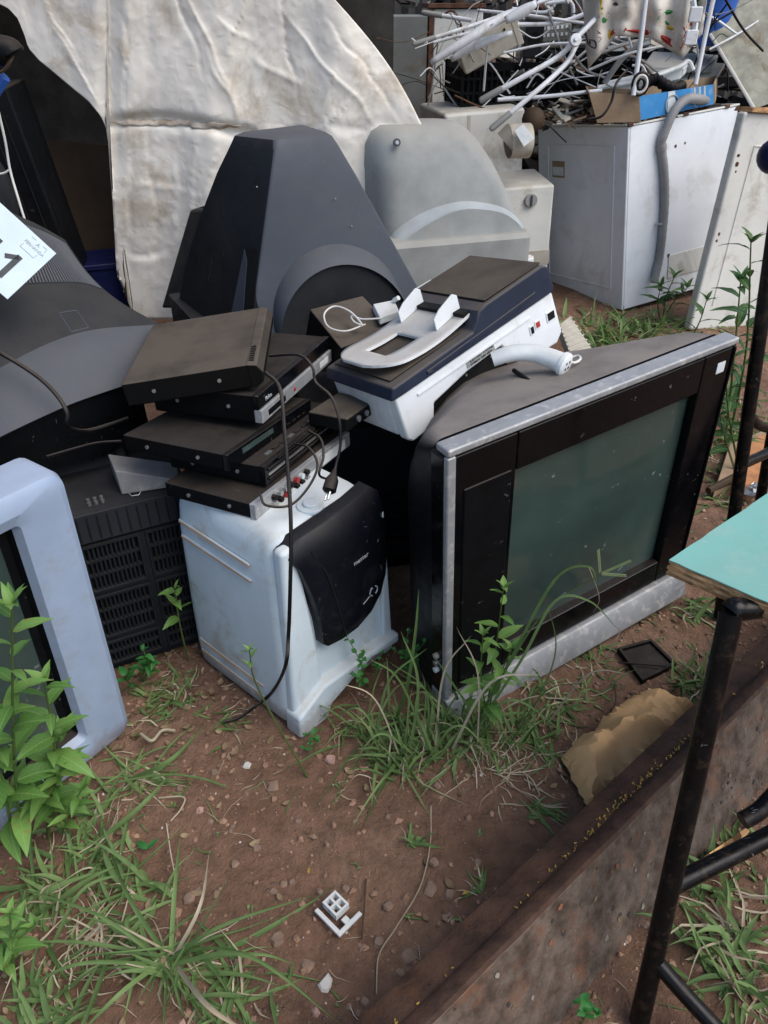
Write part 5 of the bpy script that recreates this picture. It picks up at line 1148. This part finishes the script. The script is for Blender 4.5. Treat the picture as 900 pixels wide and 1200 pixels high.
# torn piece of the same kind near the brace
T = thing('paper_scrap', 'torn brown paper scrap on the soil under the desk brace', 'paper', tuple(AZ(845,1000,.01)))
P = [[AZ(lerp(822,876,i/6)+3*math.sin(j*2.), lerp(1012,975,i/6)+lerp(-6,10,j/3), .012+.012*math.sin(i*1.3+j)) for j in range(4)] for i in range(7)]
m = MB(); m.grid(P); m.build('scrap', M['paper'], T, world=True, smooth=30)

# ================================================================== SMALL THINGS ON THE SOIL
T = thing('black_plastic_cap', 'flat square black plastic cap with dented middle by the television base', 'tray', tuple(AZ(757,770,.0)))  # square plastic cap rather than a tray
cs = [AZ(724,759,.012), AZ(763,748,.014), AZ(793,777,.012), AZ(753,797,.010)]; cc = sum(cs, Vector())/4
m = MB(); m.loft([[p+Vector((0,0,-.015)) for p in cs], cs, [cc+(p-cc)*.86+Vector((0,0,.0)) for p in cs], [cc+(p-cc)*.82+Vector((0,0,-.007)) for p in cs], [cc+(p-cc)*.1+Vector((0,0,-.0005)) for p in cs]]); m.build('cap', M['black'], T, world=True, smooth=20)
m = MB(); m.tube([cs[0].lerp(cs[3],.5)+Vector((-.03,0,.004)), cs[2].lerp(cs[3],.3)+Vector((0,0,.006))], .002, 6); m.build('strip', M['black'], T, world=True)
T = thing('white_plastic_bracket', 'broken white plastic bracket with square grid lying on bare soil', 'bracket', tuple(AZ(397,1082,0)))
ox = (AZ(425,1073,.006)-AZ(398,1100,.006)); ux = ox.normalized(); uy = Vector((-ux.y,ux.x,0)); oo = AZ(398,1101,.004); F0 = frame_mat(oo+Vector((0,0,.004)), ux, uy)
m = MB(); m.box(0,.055,0,.008,0,.006,F0); m.box(0,.008,.0082,.065,0,.006,F0); m.box(.022,.034,.0082,.02,0,.005,F0); m.build('corner_piece', M['white'], T, world=True, bevel=.0012)
m = MB(); X0, Y0 = .018, .026
for k in range(3): m.box(X0+k*.0135-.002,X0+k*.0135+.002,Y0,Y0+.034,.002,.017,F0)
for k in range(3): m.box(X0-.002,X0+.029,Y0+k*.016-.002+.001,Y0+k*.016+.003,.0022,.0168,F0)
m.build('grid_piece', M['white'], T, world=True)
def shard(name, label, px, py, s, mat, cat, seed, group=None):
    r = random.Random(seed); p = AZ(px, py, 0); T = MB(); n = 7
    base = [Vector((math.cos(k/n*math.tau)*s*r.uniform(.6,1.1), math.sin(k/n*math.tau)*s*r.uniform(.5,1), 0)) for k in range(n)]
    T.loft([[b+Vector((0,0,-s*.3)) for b in base], [b*1.05+Vector((0,0,s*.12)) for b in base], [b*.72+Vector((r.uniform(-.1,.1)*s,0,s*r.uniform(.35,.55))) for b in base]])
    o = T.build(name, mat, None, smooth=25, bevel=s*.06); o.location = (p.x, p.y, gz(p.x,p.y)); o.rotation_euler.z = r.uniform(0,6); return tag(o, label, cat, group)
shard('stone_shard', 'pinkish angular stone near the cooler foot', 387, 888, .017, M['pinkstone'], 'stone', 1)
shard('ceramic_shard', 'white angular shard on the soil at the lower centre', 382, 1152, .016, M['whiteshard'], 'shard', 2)
shard('ceramic_shard', 'flat pale round shard beside the cooler', 290, 896, .013, M['whiteshard'], 'shard', 3)
for k, (x, y, s) in enumerate(((320,920,.015),(332,1032,.010),(342,1030,.007),(320,1042,.010),(326,1100,.016),(508,1012,.013),(512,920,.009),(480,1118,.020),(444,1102,.016),(428,1175,.011),(527,1048,.014),(560,1010,.011),(505,1040,.018),(360,1128,.014),(252,905,.011),(300,990,.010),(405,1040,.010),(455,1060,.012),(220,1052,.014),(210,925,.010),(245,960,.008),(275,1010,.010),(455,955,.008),(545,870,.008),(470,1140,.011),(690,815,.010),(620,905,.009),(350,960,.009))):
    shard('small_stone', 'small brown stone half sunk in the bare soil', x, y, s, M['stone'], 'stone', 20+k, 'small stones scattered on the soil')
# gravel and crumbs
rg = random.Random(3); m = MB()
def crumb(p, s, mi):
    m.cur = mi; n = 5; e = Euler((rg.uniform(-.6,.6),rg.uniform(-.6,.6),rg.uniform(0,6))).to_matrix()
    up_ = e @ Vector((0,0,s*.7)); ring_ = [p + e @ Vector((math.cos(k/n*math.tau)*s*rg.uniform(.6,1.2), math.sin(k/n*math.tau)*s*rg.uniform(.6,1.2), 0)) for k in range(n)]
    m.add(ring_+[p+up_, p-up_*.6], [(k,(k+1)%n,n) for k in range(n)]+[((k+1)%n,k,n+1) for k in range(n)])
for k in range(15000):
    x = rg.uniform(-1,1.2); y = rg.uniform(.38,1.9)
    if rg.random() > .55 + .6*noise.noise(Vector((x*4,y*4,3))): continue
    s = .0012 + .0085*rg.random()**5 + .0016*rg.random(); crumb(Vector((x,y,gz(x,y)+s*.15)), s, rg.choices((0,1,2,3),(16,5,1.2,.7 if s < .004 else .1))[0])
for k in range(1600):
    x = rg.uniform(.4,2.4); y = rg.uniform(1.9,4.2); s = .003+.009*rg.random()**3; crumb(Vector((x,y,gz(x,y)+s*.2)), s, rg.choices((0,1,2,3),(9,5,2,1))[0])
o = m.build('gravel', [pm('soil_crumb', (.27,.163,.108), .95, var=.3), M['stone'], M['pinkstone'], M['whiteshard']], smooth=0); tag(o, 'soil crumbs and grit scattered over the ground', 'gravel', kind='stuff')

# ================================================================== PLANTS
def leaf_mesh(name, mat, wid=.28, fold=.10, droop=.25, tip=1.6, ns=7, wave=0., seed=1):
    r = random.Random(seed); vs = []; fs = []
    for i in range(ns+1):
        t_ = i/ns; ww = wid*.5*(math.sin(math.pi*min(1,t_**.75))**.85)*(1-.25*t_) if 0 < t_ < 1 else (.02 if t_ == 0 else .002)
        y = t_*(1-.10*droop*t_); z = .12*t_ - droop*t_*t_
        for s_ in (-1,-.5,0,.5,1):
            vs.append((s_*ww, y, z + fold*abs(s_)*ww*2 + wave*math.sin(t_*14+s_*2)*abs(s_) + .008*r.uniform(-1,1)))
    for i in range(ns):
        for j in range(4): a = i*5+j; fs.append((a,a+1,a+6,a+5))
    me = bpy.data.meshes.new(name); me.from_pydata(vs, [], fs); me.materials.append(M[mat] if isinstance(mat, str) else mat)
    me.polygons.foreach_set('use_smooth', [True]*len(fs)); return me
LEAF = {}
for k in range(4):
    LEAF['lance',k] = leaf_mesh('leaf', 'leaf', .36+.04*k, .12, .22+.12*k, wave=.012, seed=k)
    LEAF['dark',k] = leaf_mesh('leaf', 'leafdark', .26+.03*k, .12, .25+.1*k, wave=.01, seed=k+9)
    LEAF['round',k] = leaf_mesh('leaf', 'leafbright', .72+.05*k, .08, .15+.1*k, seed=k+20)
    LEAF['broad',k] = leaf_mesh('leaf', 'leafbright', .46+.05*k, .12, .2+.12*k, seed=k+30)
def put_leaf(T, kind, p, az, el, size, roll=0, r=rng):
    o = bpy.data.objects.new('leaf', LEAF[kind, r.randrange(4)]); COL.objects.link(o); o.parent = T
    o.matrix_local = Matrix.Translation(p) @ Matrix.Rotation(az,4,'Z') @ Matrix.Rotation(el,4,'X') @ Matrix.Rotation(roll,4,'Y') @ Matrix.Diagonal((size*r.uniform(.85,1.15),size,size,1)); return o
def weed(name, label, base, tops, kind='lance', leaf=.09, n=9, cat='weed', start=.15, r=.0028, el=(.1,.7), tuft=4, seed=1, group=None, mid=.02):
    rr = random.Random(seed); base = Vector(base); T = thing(name, label, cat, tuple(base), group=group)
    for tp in tops:
        tp = Vector(tp) - base; b0 = Vector((rr.uniform(-.012,.012), rr.uniform(-.012,.012), -.01))
        md = b0.lerp(tp,.5) + Vector((rr.uniform(-mid,mid), rr.uniform(-mid,mid), mid*.6)); pts = cr([b0, md, tp], 8)
        m = MB(); m.tube(pts, [lerp(r, r*.45, i/(len(pts)-1)) for i in range(len(pts))], 6); m.build('stem', M['stem'], T)
        a0 = rr.uniform(0,6.3)
        for k in range(n):
            t_ = lerp(start, .97, k/(n-1)); x = t_*(len(pts)-1); i = min(int(x), len(pts)-2); p = pts[i].lerp(pts[i+1], x-i)
            put_leaf(T, kind, p, a0 + k*2.4 + rr.uniform(-.3,.3), rr.uniform(*el), leaf*lerp(1.05,.6,t_**2)*rr.uniform(.75,1.15), rr.uniform(-.4,.4), rr)
        for k in range(tuft): put_leaf(T, kind, tp, a0 + k*1.5, rr.uniform(.7,1.2), leaf*.45, 0, rr)
    return T
weed('broadleaf_weed', 'tall leafy green weed before the silver-blue television, tallest at the left edge', AZ(28,1000), [AY(14,712,.80), AY(-30,760,.84)], leaf=.086, n=18, start=.22, seed=3, r=.0034, tuft=7)
weed('broadleaf_weed', 'bushy green weed right beside the tallest one, leaves over the bezel', AZ(52,985), [AY(52,800,.86), AY(72,862,.90)], leaf=.082, n=14, start=.25, seed=5, r=.003)
weed('broadleaf_weed', 'low leafy green weed at the foot of the silver-blue television', AZ(78,975), [AY(70,905,.86), AY(96,925,.88), AY(40,930,.84)], leaf=.06, n=8, start=.3, seed=8)
weed('broadleaf_weed', 'small pale green weed at the lower left edge', AZ(15,1135), [AY(12,1070,.64), AY(40,1085,.66), AY(-12,1085,.64)], leaf=.052, n=8, start=.25, seed=12)
weed('broadleaf_weed', 'leafy weed standing before the large television screen', AZ(572,856), [AY(590,690,1.12), AY(566,745,1.13), AY(600,760,1.11)], leaf=.062, n=9, start=.3, seed=14, r=.0024)
weed('broadleaf_weed', 'small weed growing against the left side of the cooler', AZ(222,772), [AY(205,690,1.32)], leaf=.055, n=6, start=.6, seed=16, tuft=3)
weed('fern_leaf_weed', 'bright green lobed weed between the vented television and the cooler', AZ(165,800), [AY(168,762,1.27), AY(152,785,1.25), AY(182,775,1.27)], kind='broad', leaf=.036, n=7, start=.3, seed=17, tuft=2)
weed('clover_weed', 'clover-like weed in the gap between cooler and large television', AZ(482,800), [AY(478,740,1.27), AY(498,752,1.26), AY(462,762,1.27), AY(488,770,1.25)], kind='round', leaf=.020, n=7, start=.4, seed=18, r=.0014, tuft=3)
weed('clover_weed', 'clover-like creeper at the right foot of the cooler', AZ(432,805), [AY(404,742,1.24), AY(425,765,1.22), AY(448,765,1.24), AY(412,790,1.18)], kind='round', leaf=.020, n=7, start=.4, seed=19, r=.0014, tuft=3)
weed('clover_weed', 'tiny clover sprig at the corner of the cooler foot', AZ(362,880), [AY(358,862,1.1), AY(372,868,1.1)], kind='round', leaf=.018, n=6, start=.3, seed=20, r=.0012)
weed('clover_weed', 'small bright clover at the bottom edge beneath the beam', AZ(688,1200), [AY(684,1185,.55), AY(700,1187,.56)], kind='round', leaf=.022, n=5, start=.5, seed=21, r=.0012)
weed('creeping_grass_weed', 'long runner with leaf tufts arching in front of the cooler', AZ(355,905), [AY(292,762,1.02)], leaf=.035, n=4, start=.75, seed=22, r=.0022, mid=.05)
weed('tall_weed', 'tall thin weed before the leaning white panel at the right edge', AZ(852,520), [AY(880,285,2.45), AY(868,330,2.5)], kind='dark', leaf=.14, n=13, start=.25, seed=23, r=.005, tuft=5)
weed('tall_weed', 'dark weed at the foot of the leaning white panel', AZ(868,560), [AY(850,400,2.25), AY(885,420,2.2), AY(840,450,2.3)], kind='dark', leaf=.10, n=9, start=.3, seed=24, r=.004)
weed('dark_sprig', 'dark upright sprig between the washer and the leaning panel', AZ(800,412), [AY(830-2,352,3.3)], kind='dark', leaf=.12, n=6, start=.3, seed=25, r=.004)
weed('dark_sprig', 'dark leafy sprig at the washer corner', AZ(775,375), [AY(790,325,3.7), AY(775,335,3.7), AY(805,338,3.65)], kind='dark', leaf=.14, n=6, start=.3, seed=26, r=.004)

def blades(m, at, base, n, length, spread, rr, width=.0035, dry=.15, up=(.3,1.0), droop=.5, az=None, azw=3.15, seg=7):
    dirs = [rr.uniform(0,math.tau) for _ in range(rr.randint(3,5))]
    for k in range(n):
        a = (rr.choice(dirs)+rr.gauss(0,.45) if rr.random() < .6 else rr.uniform(0,math.tau)) if az is None else az + rr.uniform(-azw,azw); l = length*(.25+.95*rr.random()**1.4); e = rr.uniform(*up); isd = rr.random() < (dry*.62 if dry < .79 else dry)
        b = Vector(base) + Vector((rr.gauss(0,.6),rr.gauss(0,.6),0))*spread ; b.z = gz(b.x,b.y)-.004
        d = Vector((math.cos(a)*math.cos(e), math.sin(a)*math.cos(e), math.sin(e))); s0 = Vector((-math.sin(a),math.cos(a),0)); w_ = width*rr.uniform(.6,1.35)*(.5 if isd else 1)
        tw = rr.uniform(-.9,.9); bend = rr.uniform(.4,1.3)*droop; side = rr.uniform(-.25,.25)*l; m.cur = 1 if isd else 0; vs = []; kink = rr.uniform(.35,.8) if isd else 9
        for i in range(seg+1):
            t_ = i/seg; p = b + d*l*t_ + Vector((0,0,-bend*l*t_*t_)) + s0*side*t_*t_
            if t_ > kink: p += s0*(t_-kink)*l*.5
            p.z = max(p.z, gz(p.x,p.y)+.003)
            s_ = (s0*math.cos(tw*t_) + Vector((0,0,1))*math.sin(tw*t_))*w_*(min(1,.5+t_*2.5)*(1-t_**2.2)+.06); vs += [p-s_, p+Vector((0,0,-w_*.4)), p+s_]
        m.add(vs, [q for i in range(seg) for q in ((i*3,i*3+1,i*3+4,i*3+3),(i*3+1,i*3+2,i*3+5,i*3+4))]); at += [rr.random()]*len(vs)
def clump(label, px, py, n, length, spread=.02, seed=1, name='grass_clump', extra=(), **kw):
    rr = random.Random(seed); m = MB(); at = []; b = AZ(px, py); blades(m, at, b, n, length, spread, rr, **kw)
    for (dx, dy, n2, l2, kw2) in extra: blades(m, at, AZ(px+dx, py+dy), n2, l2, spread, rr, **{**kw, **kw2})
    T = thing(name, label, 'grass', tuple(b)); inv_ = MATX[T.name].inverted(); m.v = [inv_ @ p for p in m.v]
    o = m.build('blades', [M['grass'], M['straw']], T, attr=at, smooth=180); o['kind'] = 'stuff'; return T
clump('large sprawling grass clump in the lower left foreground', 195, 1125, 46, .18, .022, 1, dry=.55, width=.0032, droop=.45, up=(.1,1.0), extra=((30,10,9,.22,dict(dry=.0,az=-.1,azw=.5,up=(.15,.5),width=.0042)),(-10,5,7,.22,dict(dry=0,az=2.9,azw=.5,up=(.2,.6),width=.0042)),(15,-10,7,.2,dict(dry=.2,az=-1.2,azw=.6,up=(.2,.6),width=.004))))
clump('grass clump at the lower left between weeds and bare soil', 112, 1005, 50, .11, .05, 2, dry=.35, width=.004)
clump('loose grass tuft below the corner of the silver-blue television', 165, 912, 36, .13, .04, 3, dry=.4, width=.0035, droop=.6, up=(.15,.8), extra=((20,-5,4,.17,dict(az=.1,azw=.4,dry=0,up=(.4,.7))),))
clump('thick grass clump between the cooler and the large television', 470, 885, 85, .17, .05, 4, dry=.4, width=.0036, up=(.2,1.25))
clump('grass clump at the lower left corner of the large television', 545, 868, 70, .15, .06, 5, dry=.35, width=.0036, up=(.2,1.3), extra=((50,-10,30,.13,{}),(80,20,30,.11,dict(dry=.65,up=(.05,.5)))))
clump('small green grass tuft on the bare soil in the middle', 482, 985, 14, .075, .012, 6, dry=.3, width=.0038, up=(.4,1.2))
clump('small grass tuft on the soil below the paper bag', 632, 948, 30, .06, .02, 7, dry=.3, up=(.1,.8))
clump('thin tuft of grass beside the beam at the middle', 565, 1045, 14, .05, .015, 8, dry=.3, up=(.1,.7))
clump('dark grass tuft between black square cap and paper bag', 815, 800, 50, .09, .04, 9, dry=.15, width=.004)
clump('grass tuft under the turquoise desk corner', 820, 715, 40, .10, .04, 10, dry=.25, width=.0045)
clump('green grass strip behind the desk leg', 850, 1120, 70, .15, .07, 11, dry=.12, width=.0045, up=(.3,1.2), extra=((-20,-90,25,.10,{}),(35,30,25,.14,{}),(20,-120,25,.10,{})))
clump('dry straw forks lying by the lower right corner', 868, 1095, 16, .16, .02, 12, name='dry_straw_tuft', dry=1, width=.0045, up=(.1,.6), droop=.35, extra=((0,-40,6,.13,{}),(20,70,8,.13,{})))
clump('grass tufts growing at the foot of the washing machine', 742, 392, 110, .22, .16, 13, dry=.12, width=.008, up=(.5,1.3), extra=((-30,20,50,.18,{}),(-60,-10,30,.14,{}),(45,-10,40,.16,dict(dry=.5))))
clump('grass and dry stems along the right side of the large television', 838, 470, 80, .16, .14, 14, dry=.45, width=.006, extra=((8,60,60,.12,{}),(-8,110,40,.10,dict(dry=.7)),(20,30,40,.16,{})))
clump('sparse grass along the base ledge of the large television', 690, 760, 24, .09, .05, 15, dry=.4, extra=((60,-40,20,.09,{}),(-60,50,26,.12,{})))
clump('dry litter and small grass at the foot of the vented television', 215, 805, 46, .07, .06, 16, dry=.6, up=(.05,.7), extra=((-40,0,20,.06,{}),(60,30,24,.06,{})))
clump('tangled grass and straw along the left edge below the weeds', 60, 1050, 60, .11, .06, 31, dry=.5, width=.0038, up=(.1,1.0))
clump('dry straw tangle left of the large foreground clump', 110, 1100, 55, .12, .05, 32, name='dry_straw_tuft', dry=.8, width=.0032, up=(.05,.7))
clump('grass and straw tuft at the bottom edge left of centre', 265, 1170, 45, .12, .05, 33, dry=.55, width=.0036, up=(.1,.8))
clump('low grass tuft in the bottom left corner', 45, 1185, 55, .10, .05, 34, dry=.4, width=.004)
clump('broad green blades leaning right below the silver-blue television', 105, 955, 26, .13, .05, 35, dry=.15, width=.0055, up=(.2,1.0))
clump('few long arching blades reaching over the bare soil at lower left', 150, 1080, 12, .24, .05, 36, dry=.1, width=.0048, up=(.2,.6), droop=.35)
clump('thin grass between the cooler foot and the thick clump', 412, 850, 30, .12, .04, 37, dry=.4, width=.003, up=(.3,1.3))
clump('upright grass before the silver strip of the large television', 520, 845, 40, .17, .05, 38, dry=.25, width=.0036, up=(.5,1.4))
clump('dry grass loops on the soil below the large television corner', 590, 905, 40, .10, .05, 39, name='dry_straw_tuft', dry=.85, width=.0028, up=(.1,.7))
clump('tall bright grass right of the cooler foot', 440, 862, 34, .20, .04, 41, dry=.2, width=.0038, up=(.6,1.4), droop=.6)
clump('tall bright grass at the base corner of the large television', 500, 872, 36, .21, .05, 42, dry=.2, width=.0040, up=(.5,1.35), droop=.6)
clump('fresh grass along the ledge of the large television', 620, 850, 40, .14, .05, 43, dry=.25, width=.0036, up=(.3,1.2), extra=((40,-25,22,.13,{}),(75,-50,18,.12,{})))
clump('fresh broad grass mixed with weeds at the left edge', 30, 1080, 40, .15, .06, 44, dry=.15, width=.005, up=(.4,1.3))
clump('fresh green blades at the lower left behind the foreground clump', 150, 1040, 34, .15, .06, 45, dry=.2, width=.0042, up=(.2,1.1))
clump('bright grass before the washer and beside the printer', 705, 402, 60, .20, .14, 46, dry=.1, width=.008, up=(.6,1.4))
clump('small fresh grass at the foot of the vented television', 185, 830, 30, .10, .05, 47, dry=.25, width=.0036, up=(.3,1.2))
clump('few tall thin stalks crossing the lower front of the large television', 555, 858, 16, .34, .05, 51, dry=.35, width=.0022, up=(.9,1.4), droop=.5)
clump('few tall thin stalks rising beside the cooler', 470, 862, 10, .28, .04, 52, dry=.2, width=.0024, up=(.9,1.45), droop=.4)
# tall seeding grass before the big television
T = thing('seeding_grass', 'tall arching grass with pale green seed spikes before the large television', 'grass', tuple(AZ(560,850)))
def stalk(pts, w0, mat='grass', nm='blade'):
    P_ = cr(pts, 7); n = len(P_); m = MB(); vs = []
    for i, p in enumerate(P_):
        t_ = i/(n-1); s_ = (P_[min(i+1,n-1)]-P_[max(i-1,0)]).cross(Vector((0,-.6,.8))).normalized()*w0*(1-t_**3*.9); vs += [p-s_, p+Vector((0,.001,-w0*.4)), p+s_]
    m.add(vs, [q for i in range(n-1) for q in ((i*3,i*3+1,i*3+4,i*3+3),(i*3+1,i*3+2,i*3+5,i*3+4))]); inv_ = MATX[T.name].inverted(); m.v = [inv_ @ p for p in m.v]
    m.build(nm, M[mat], T, attr=[rng.random()]*len(vs), smooth=180)
def spike(a, b):
    m = MB(); at = []; rr = random.Random(4); d = b-a
    for k in range(46):
        c = a + d*(k/46); s_ = d.normalized().cross(Vector((.2,-1,.3))).normalized(); o2 = s_*(.0019 if k % 2 else -.0019) + Vector((0,-.0015,.0))
        e = c + o2 + d.normalized()*.005; m.tube([c, c+(e-c)*.5+o2*.3, e], [.0008,.0016,.0003], 5); 
    inv_ = MATX[T.name].inverted(); m.v = [inv_ @ p for p in m.v]; at = [.9]*len(m.v)
    m.build('seed_spike', plantmat('seed_green', (.16,.22,.09), (.30,.36,.18), .2, .7), T, attr=at, smooth=40)
stalk([AZ(552,855), AY(590,790,1.08), AY(640,715,1.09), AY(706,672,1.10)], .0018, nm='stalk')
spike(AY(704,672,1.10), AY(738,657,1.12)); spike(AY(704,672,1.10), AY(732,674,1.10)); spike(AY(703,671,1.10), AY(701,645,1.11))
stalk([AZ(556,852), AY(600,770,1.09), AY(650,680,1.10), AY(690,664,1.08), AY(702,690,1.06)], .0030)
stalk([AZ(560,850), AY(610,775,1.08), AY(650,705,1.07), AY(690,704,1.05), AY(722,735,1.04)], .0028)
stalk([AY(722,735,1.04), AY(726,742,1.05), AY(716,760,1.08), AZ(704,778,.01)], .0016, 'straw', 'dry_blade')
stalk([AY(690,664,1.08), AY(700,690,1.12), AY(702,705,1.13), AY(695,718,1.14)], .0012, 'straw', 'dry_blade')
stalk([AZ(462,850), AY(478,800,1.12), AY(487,740,1.13), AY(491,690,1.16)], .0038)
T = thing('long_grass_blades', 'long loose grass blades arching before the foot of the large television', 'grass', tuple(AZ(500,880)))
rq = random.Random(64)
for (b_, m_, t_) in (((505,885),(470,800),(430,770)),((510,880),(520,790),(552,745)),((470,890),(440,820),(398,800)),((530,878),(575,800),(640,790)),((545,870),(600,820),(672,868)),((480,885),(490,800),(470,740)),((560,872),(560,790),(535,735)),((455,880),(420,830),(385,850)),((520,880),(500,810),(455,775)),((600,868),(640,810),(690,800)),((610,862),(650,770),(640,700)),((575,866),(530,800),(510,770)),((640,850),(690,790),(740,790)),((440,872),(455,800),(500,760)),((500,890),(540,850),(590,905)),((490,888),(445,860),(408,905))):
    Yb = AZ(*b_).y; stalk([AZ(*b_), AY(m_[0],m_[1],Yb-.02), AY(t_[0],t_[1],Yb-.04)] if t_[1] < 840 else [AZ(*b_), AY(m_[0],m_[1],Yb-.02), AZ(t_[0],t_[1],.01)], rq.uniform(.0016,.0032), 'grass' if rq.random() < .8 else 'straw')
T = thing('long_grass_blades', 'long broad grass blades fanned out from the lower left clump', 'grass', tuple(AZ(195,1125)))
for (b_, m_, t_) in (((195,1128),(260,1085),(365,1050)),((200,1130),(290,1120),(400,1200)),((205,1125),(300,1118),(345,1130)),((190,1125),(110,1070),(0,1035)),((188,1130),(90,1130),(20,1165)),((200,1120),(205,1040),(212,975)),((195,1120),(150,1050),(125,985)),((205,1130),(245,1180),(300,1215)),((40,1040),(35,960),(48,905)),((185,1130),(140,1165),(90,1215)),((110,990),(170,940),(205,900)),((150,915),(200,890),(240,850)),((205,1120),(235,1060),(245,1000)),((60,1110),(100,1040),(170,1020))):
    stalk([AZ(*b_), AZ(m_[0],m_[1],.07), AZ(t_[0],t_[1],.015)], rq.uniform(.0028,.0045), 'grass' if rq.random() < .8 else 'straw')
# single runner stalk drying on the soil, twigs
def twig(label, pts, r=.0016, mat='straw', name='dry_stalk'):
    P_ = cr(pts, 6); m = MB(); m.tube(P_, r, 6); n = len(m.v); T = thing(name, label, 'stalk', tuple(P_[0])); m.build('stalk', M[mat], T, attr=[.5]*n, world=True)
twig('long curved dry stalk lying on the soil in the middle', [AZ(505,945,.02), AZ(504,990,.01), AZ(492,1040,.006), AZ(462,1090,.006), AZ(444,1120,.005), AZ(441,1165,.004)], .0013)
twig('thin dark twig next to the white bracket', [AZ(429,1030,.004), AZ(427,1060,.005), AZ(424,1100,.004)], .0016, 'brownboard', 'dark_twig')
twig('pale bent straw on the soil left of centre', [AZ(186,935,.008), AZ(215,934,.012), AZ(212,948,.010), AZ(200,962,.006)], .0018)
twig('pale thin straw below the left grass', [AZ(195,965,.006), AZ(200,1000,.01), AZ(205,1030,.012), AZ(200,1045,.006)], .0013)
twig('long blade bent over the soil at left', [AZ(120,920,.03), AZ(190,908,.045), AZ(235,912,.03), AZ(265,922,.006)], .0022, 'grass')
twig('thin stick near the paper bag', [AZ(720,798,.006), AZ(722,820,.01), AZ(718,832,.004)], .002, 'brownboard', 'dark_twig')
twig('pale broken sprig left of the cooler foot', [AZ(165,860,.02), AZ(178,868,.03), AZ(190,856,.012), AZ(205,856,.012)], .0035)
# loose straw, leaf litter and low grass nobody could count
rl = random.Random(77); m = MB(); at = []
for k in range(520):
    x = rl.uniform(-.75,.95); y = rl.uniform(.42,1.6)
    dens = .28 + .9*max(0, noise.noise(Vector((x*2.5,y*2.5,8)))) + (.5 if x < -.3 else 0) + (.4 if y > 1.0 else 0)
    if rl.random() > dens: continue
    blades(m, at, (x,y,0), 1, rl.uniform(.02,.11), 0, rl, width=.0013, dry=.85, up=(-.1,.22), droop=.3, seg=5)
for k in range(260):
    x = rl.uniform(-.8,1.1); y = rl.uniform(.45,1.55)
    if rl.random() > .15 + 1.1*max(0, noise.noise(Vector((x*2.5,y*2.5,8)))) + (.5 if x < -.45 else 0): continue
    blades(m, at, (x,y,0), rl.randint(2,5), rl.uniform(.02,.05), .006, rl, width=.0022, dry=.3, up=(.1,1.1), seg=4)
for k in range(380):
    x = rl.uniform(.5,2.2); y = rl.uniform(1.7,4.1); blades(m, at, (x,y,0), rl.randint(2,5), rl.uniform(.03,.10), .02, rl, width=.004, dry=.5, up=(.0,1.1), seg=4)
o = m.build('ground_litter', [M['grass'], M['straw']], None, attr=at, smooth=180); tag(o, 'loose straw and short grass scattered over the soil', 'litter', kind='stuff')
for k, (x, y) in enumerate(((362,1024),(549,1045),(620,1175))): 
    p = AZ(x,y,.006); T = thing('yellow_petal', ('yellow petal on the bare soil left of centre','yellow petal beside the beam tuft','yellow petal lying at the foot of the beam')[k], 'petal', tuple(p)); put_leaf(T, 'lance', Vector((0,0,0)), k*2., .1, .014).data = leaf_mesh('leaf', 'petal', .5, .2, .2, seed=60+k)
T = thing('green_leaf', 'single small green leaf on the soil beside the left grass', 'leaf', tuple(AZ(172,995,.01))); put_leaf(T, 'broad', Vector((0,0,0)), 1.0, .3, .03); put_leaf(T, 'broad', Vector((0,0,0)), -.8, .3, .028)

rd = random.Random(91); m = MB(); at = []
def dead(x, y, l):
    a = rd.uniform(0,6.3); d = Vector((math.cos(a),math.sin(a),0)); n_ = Vector((-d.y,d.x,0)); b = Vector((x,y,gz(x,y)+.003)); cu = rd.uniform(.1,.5)*l
    vs_ = []
    for i in range(5):
        t_ = i/4; w_ = l*.28*math.sin(math.pi*(.08+.88*t_)); z = Vector((0,0,cu*4*(t_-.5)**2*.5))
        vs_ += [b+d*l*(t_-.5)+n_*w_+z+Vector((0,0,cu*.4)), b+d*l*(t_-.5)+z, b+d*l*(t_-.5)-n_*w_+z+Vector((0,0,cu*.3*rd.random()))]
    m.add(vs_, [q for i in range(4) for q in ((i*3,i*3+1,i*3+4,i*3+3),(i*3+1,i*3+2,i*3+5,i*3+4))]); at.extend([rd.random()]*15)
for (cx_, cy_, sx_, sy_, n_) in ((-.50,1.22,.12,.12,70),(-.55,.85,.16,.22,80),(.15,1.12,.25,.10,60),(.75,1.35,.2,.15,50),(.1,.8,.4,.25,40),(.75,.75,.2,.2,60),(1.1,2.3,.3,.5,60)):
    for k in range(n_): dead(rd.gauss(cx_,sx_), rd.gauss(cy_,sy_), rd.uniform(.008,.026))
o = m.build('dead_leaves', plantmat('dead_leaf', (.10,.06,.03), (.33,.24,.14), .1, .8), None, attr=at, smooth=180); tag(o, 'small dead brown leaves scattered among the grass', 'leaf litter', kind='stuff')
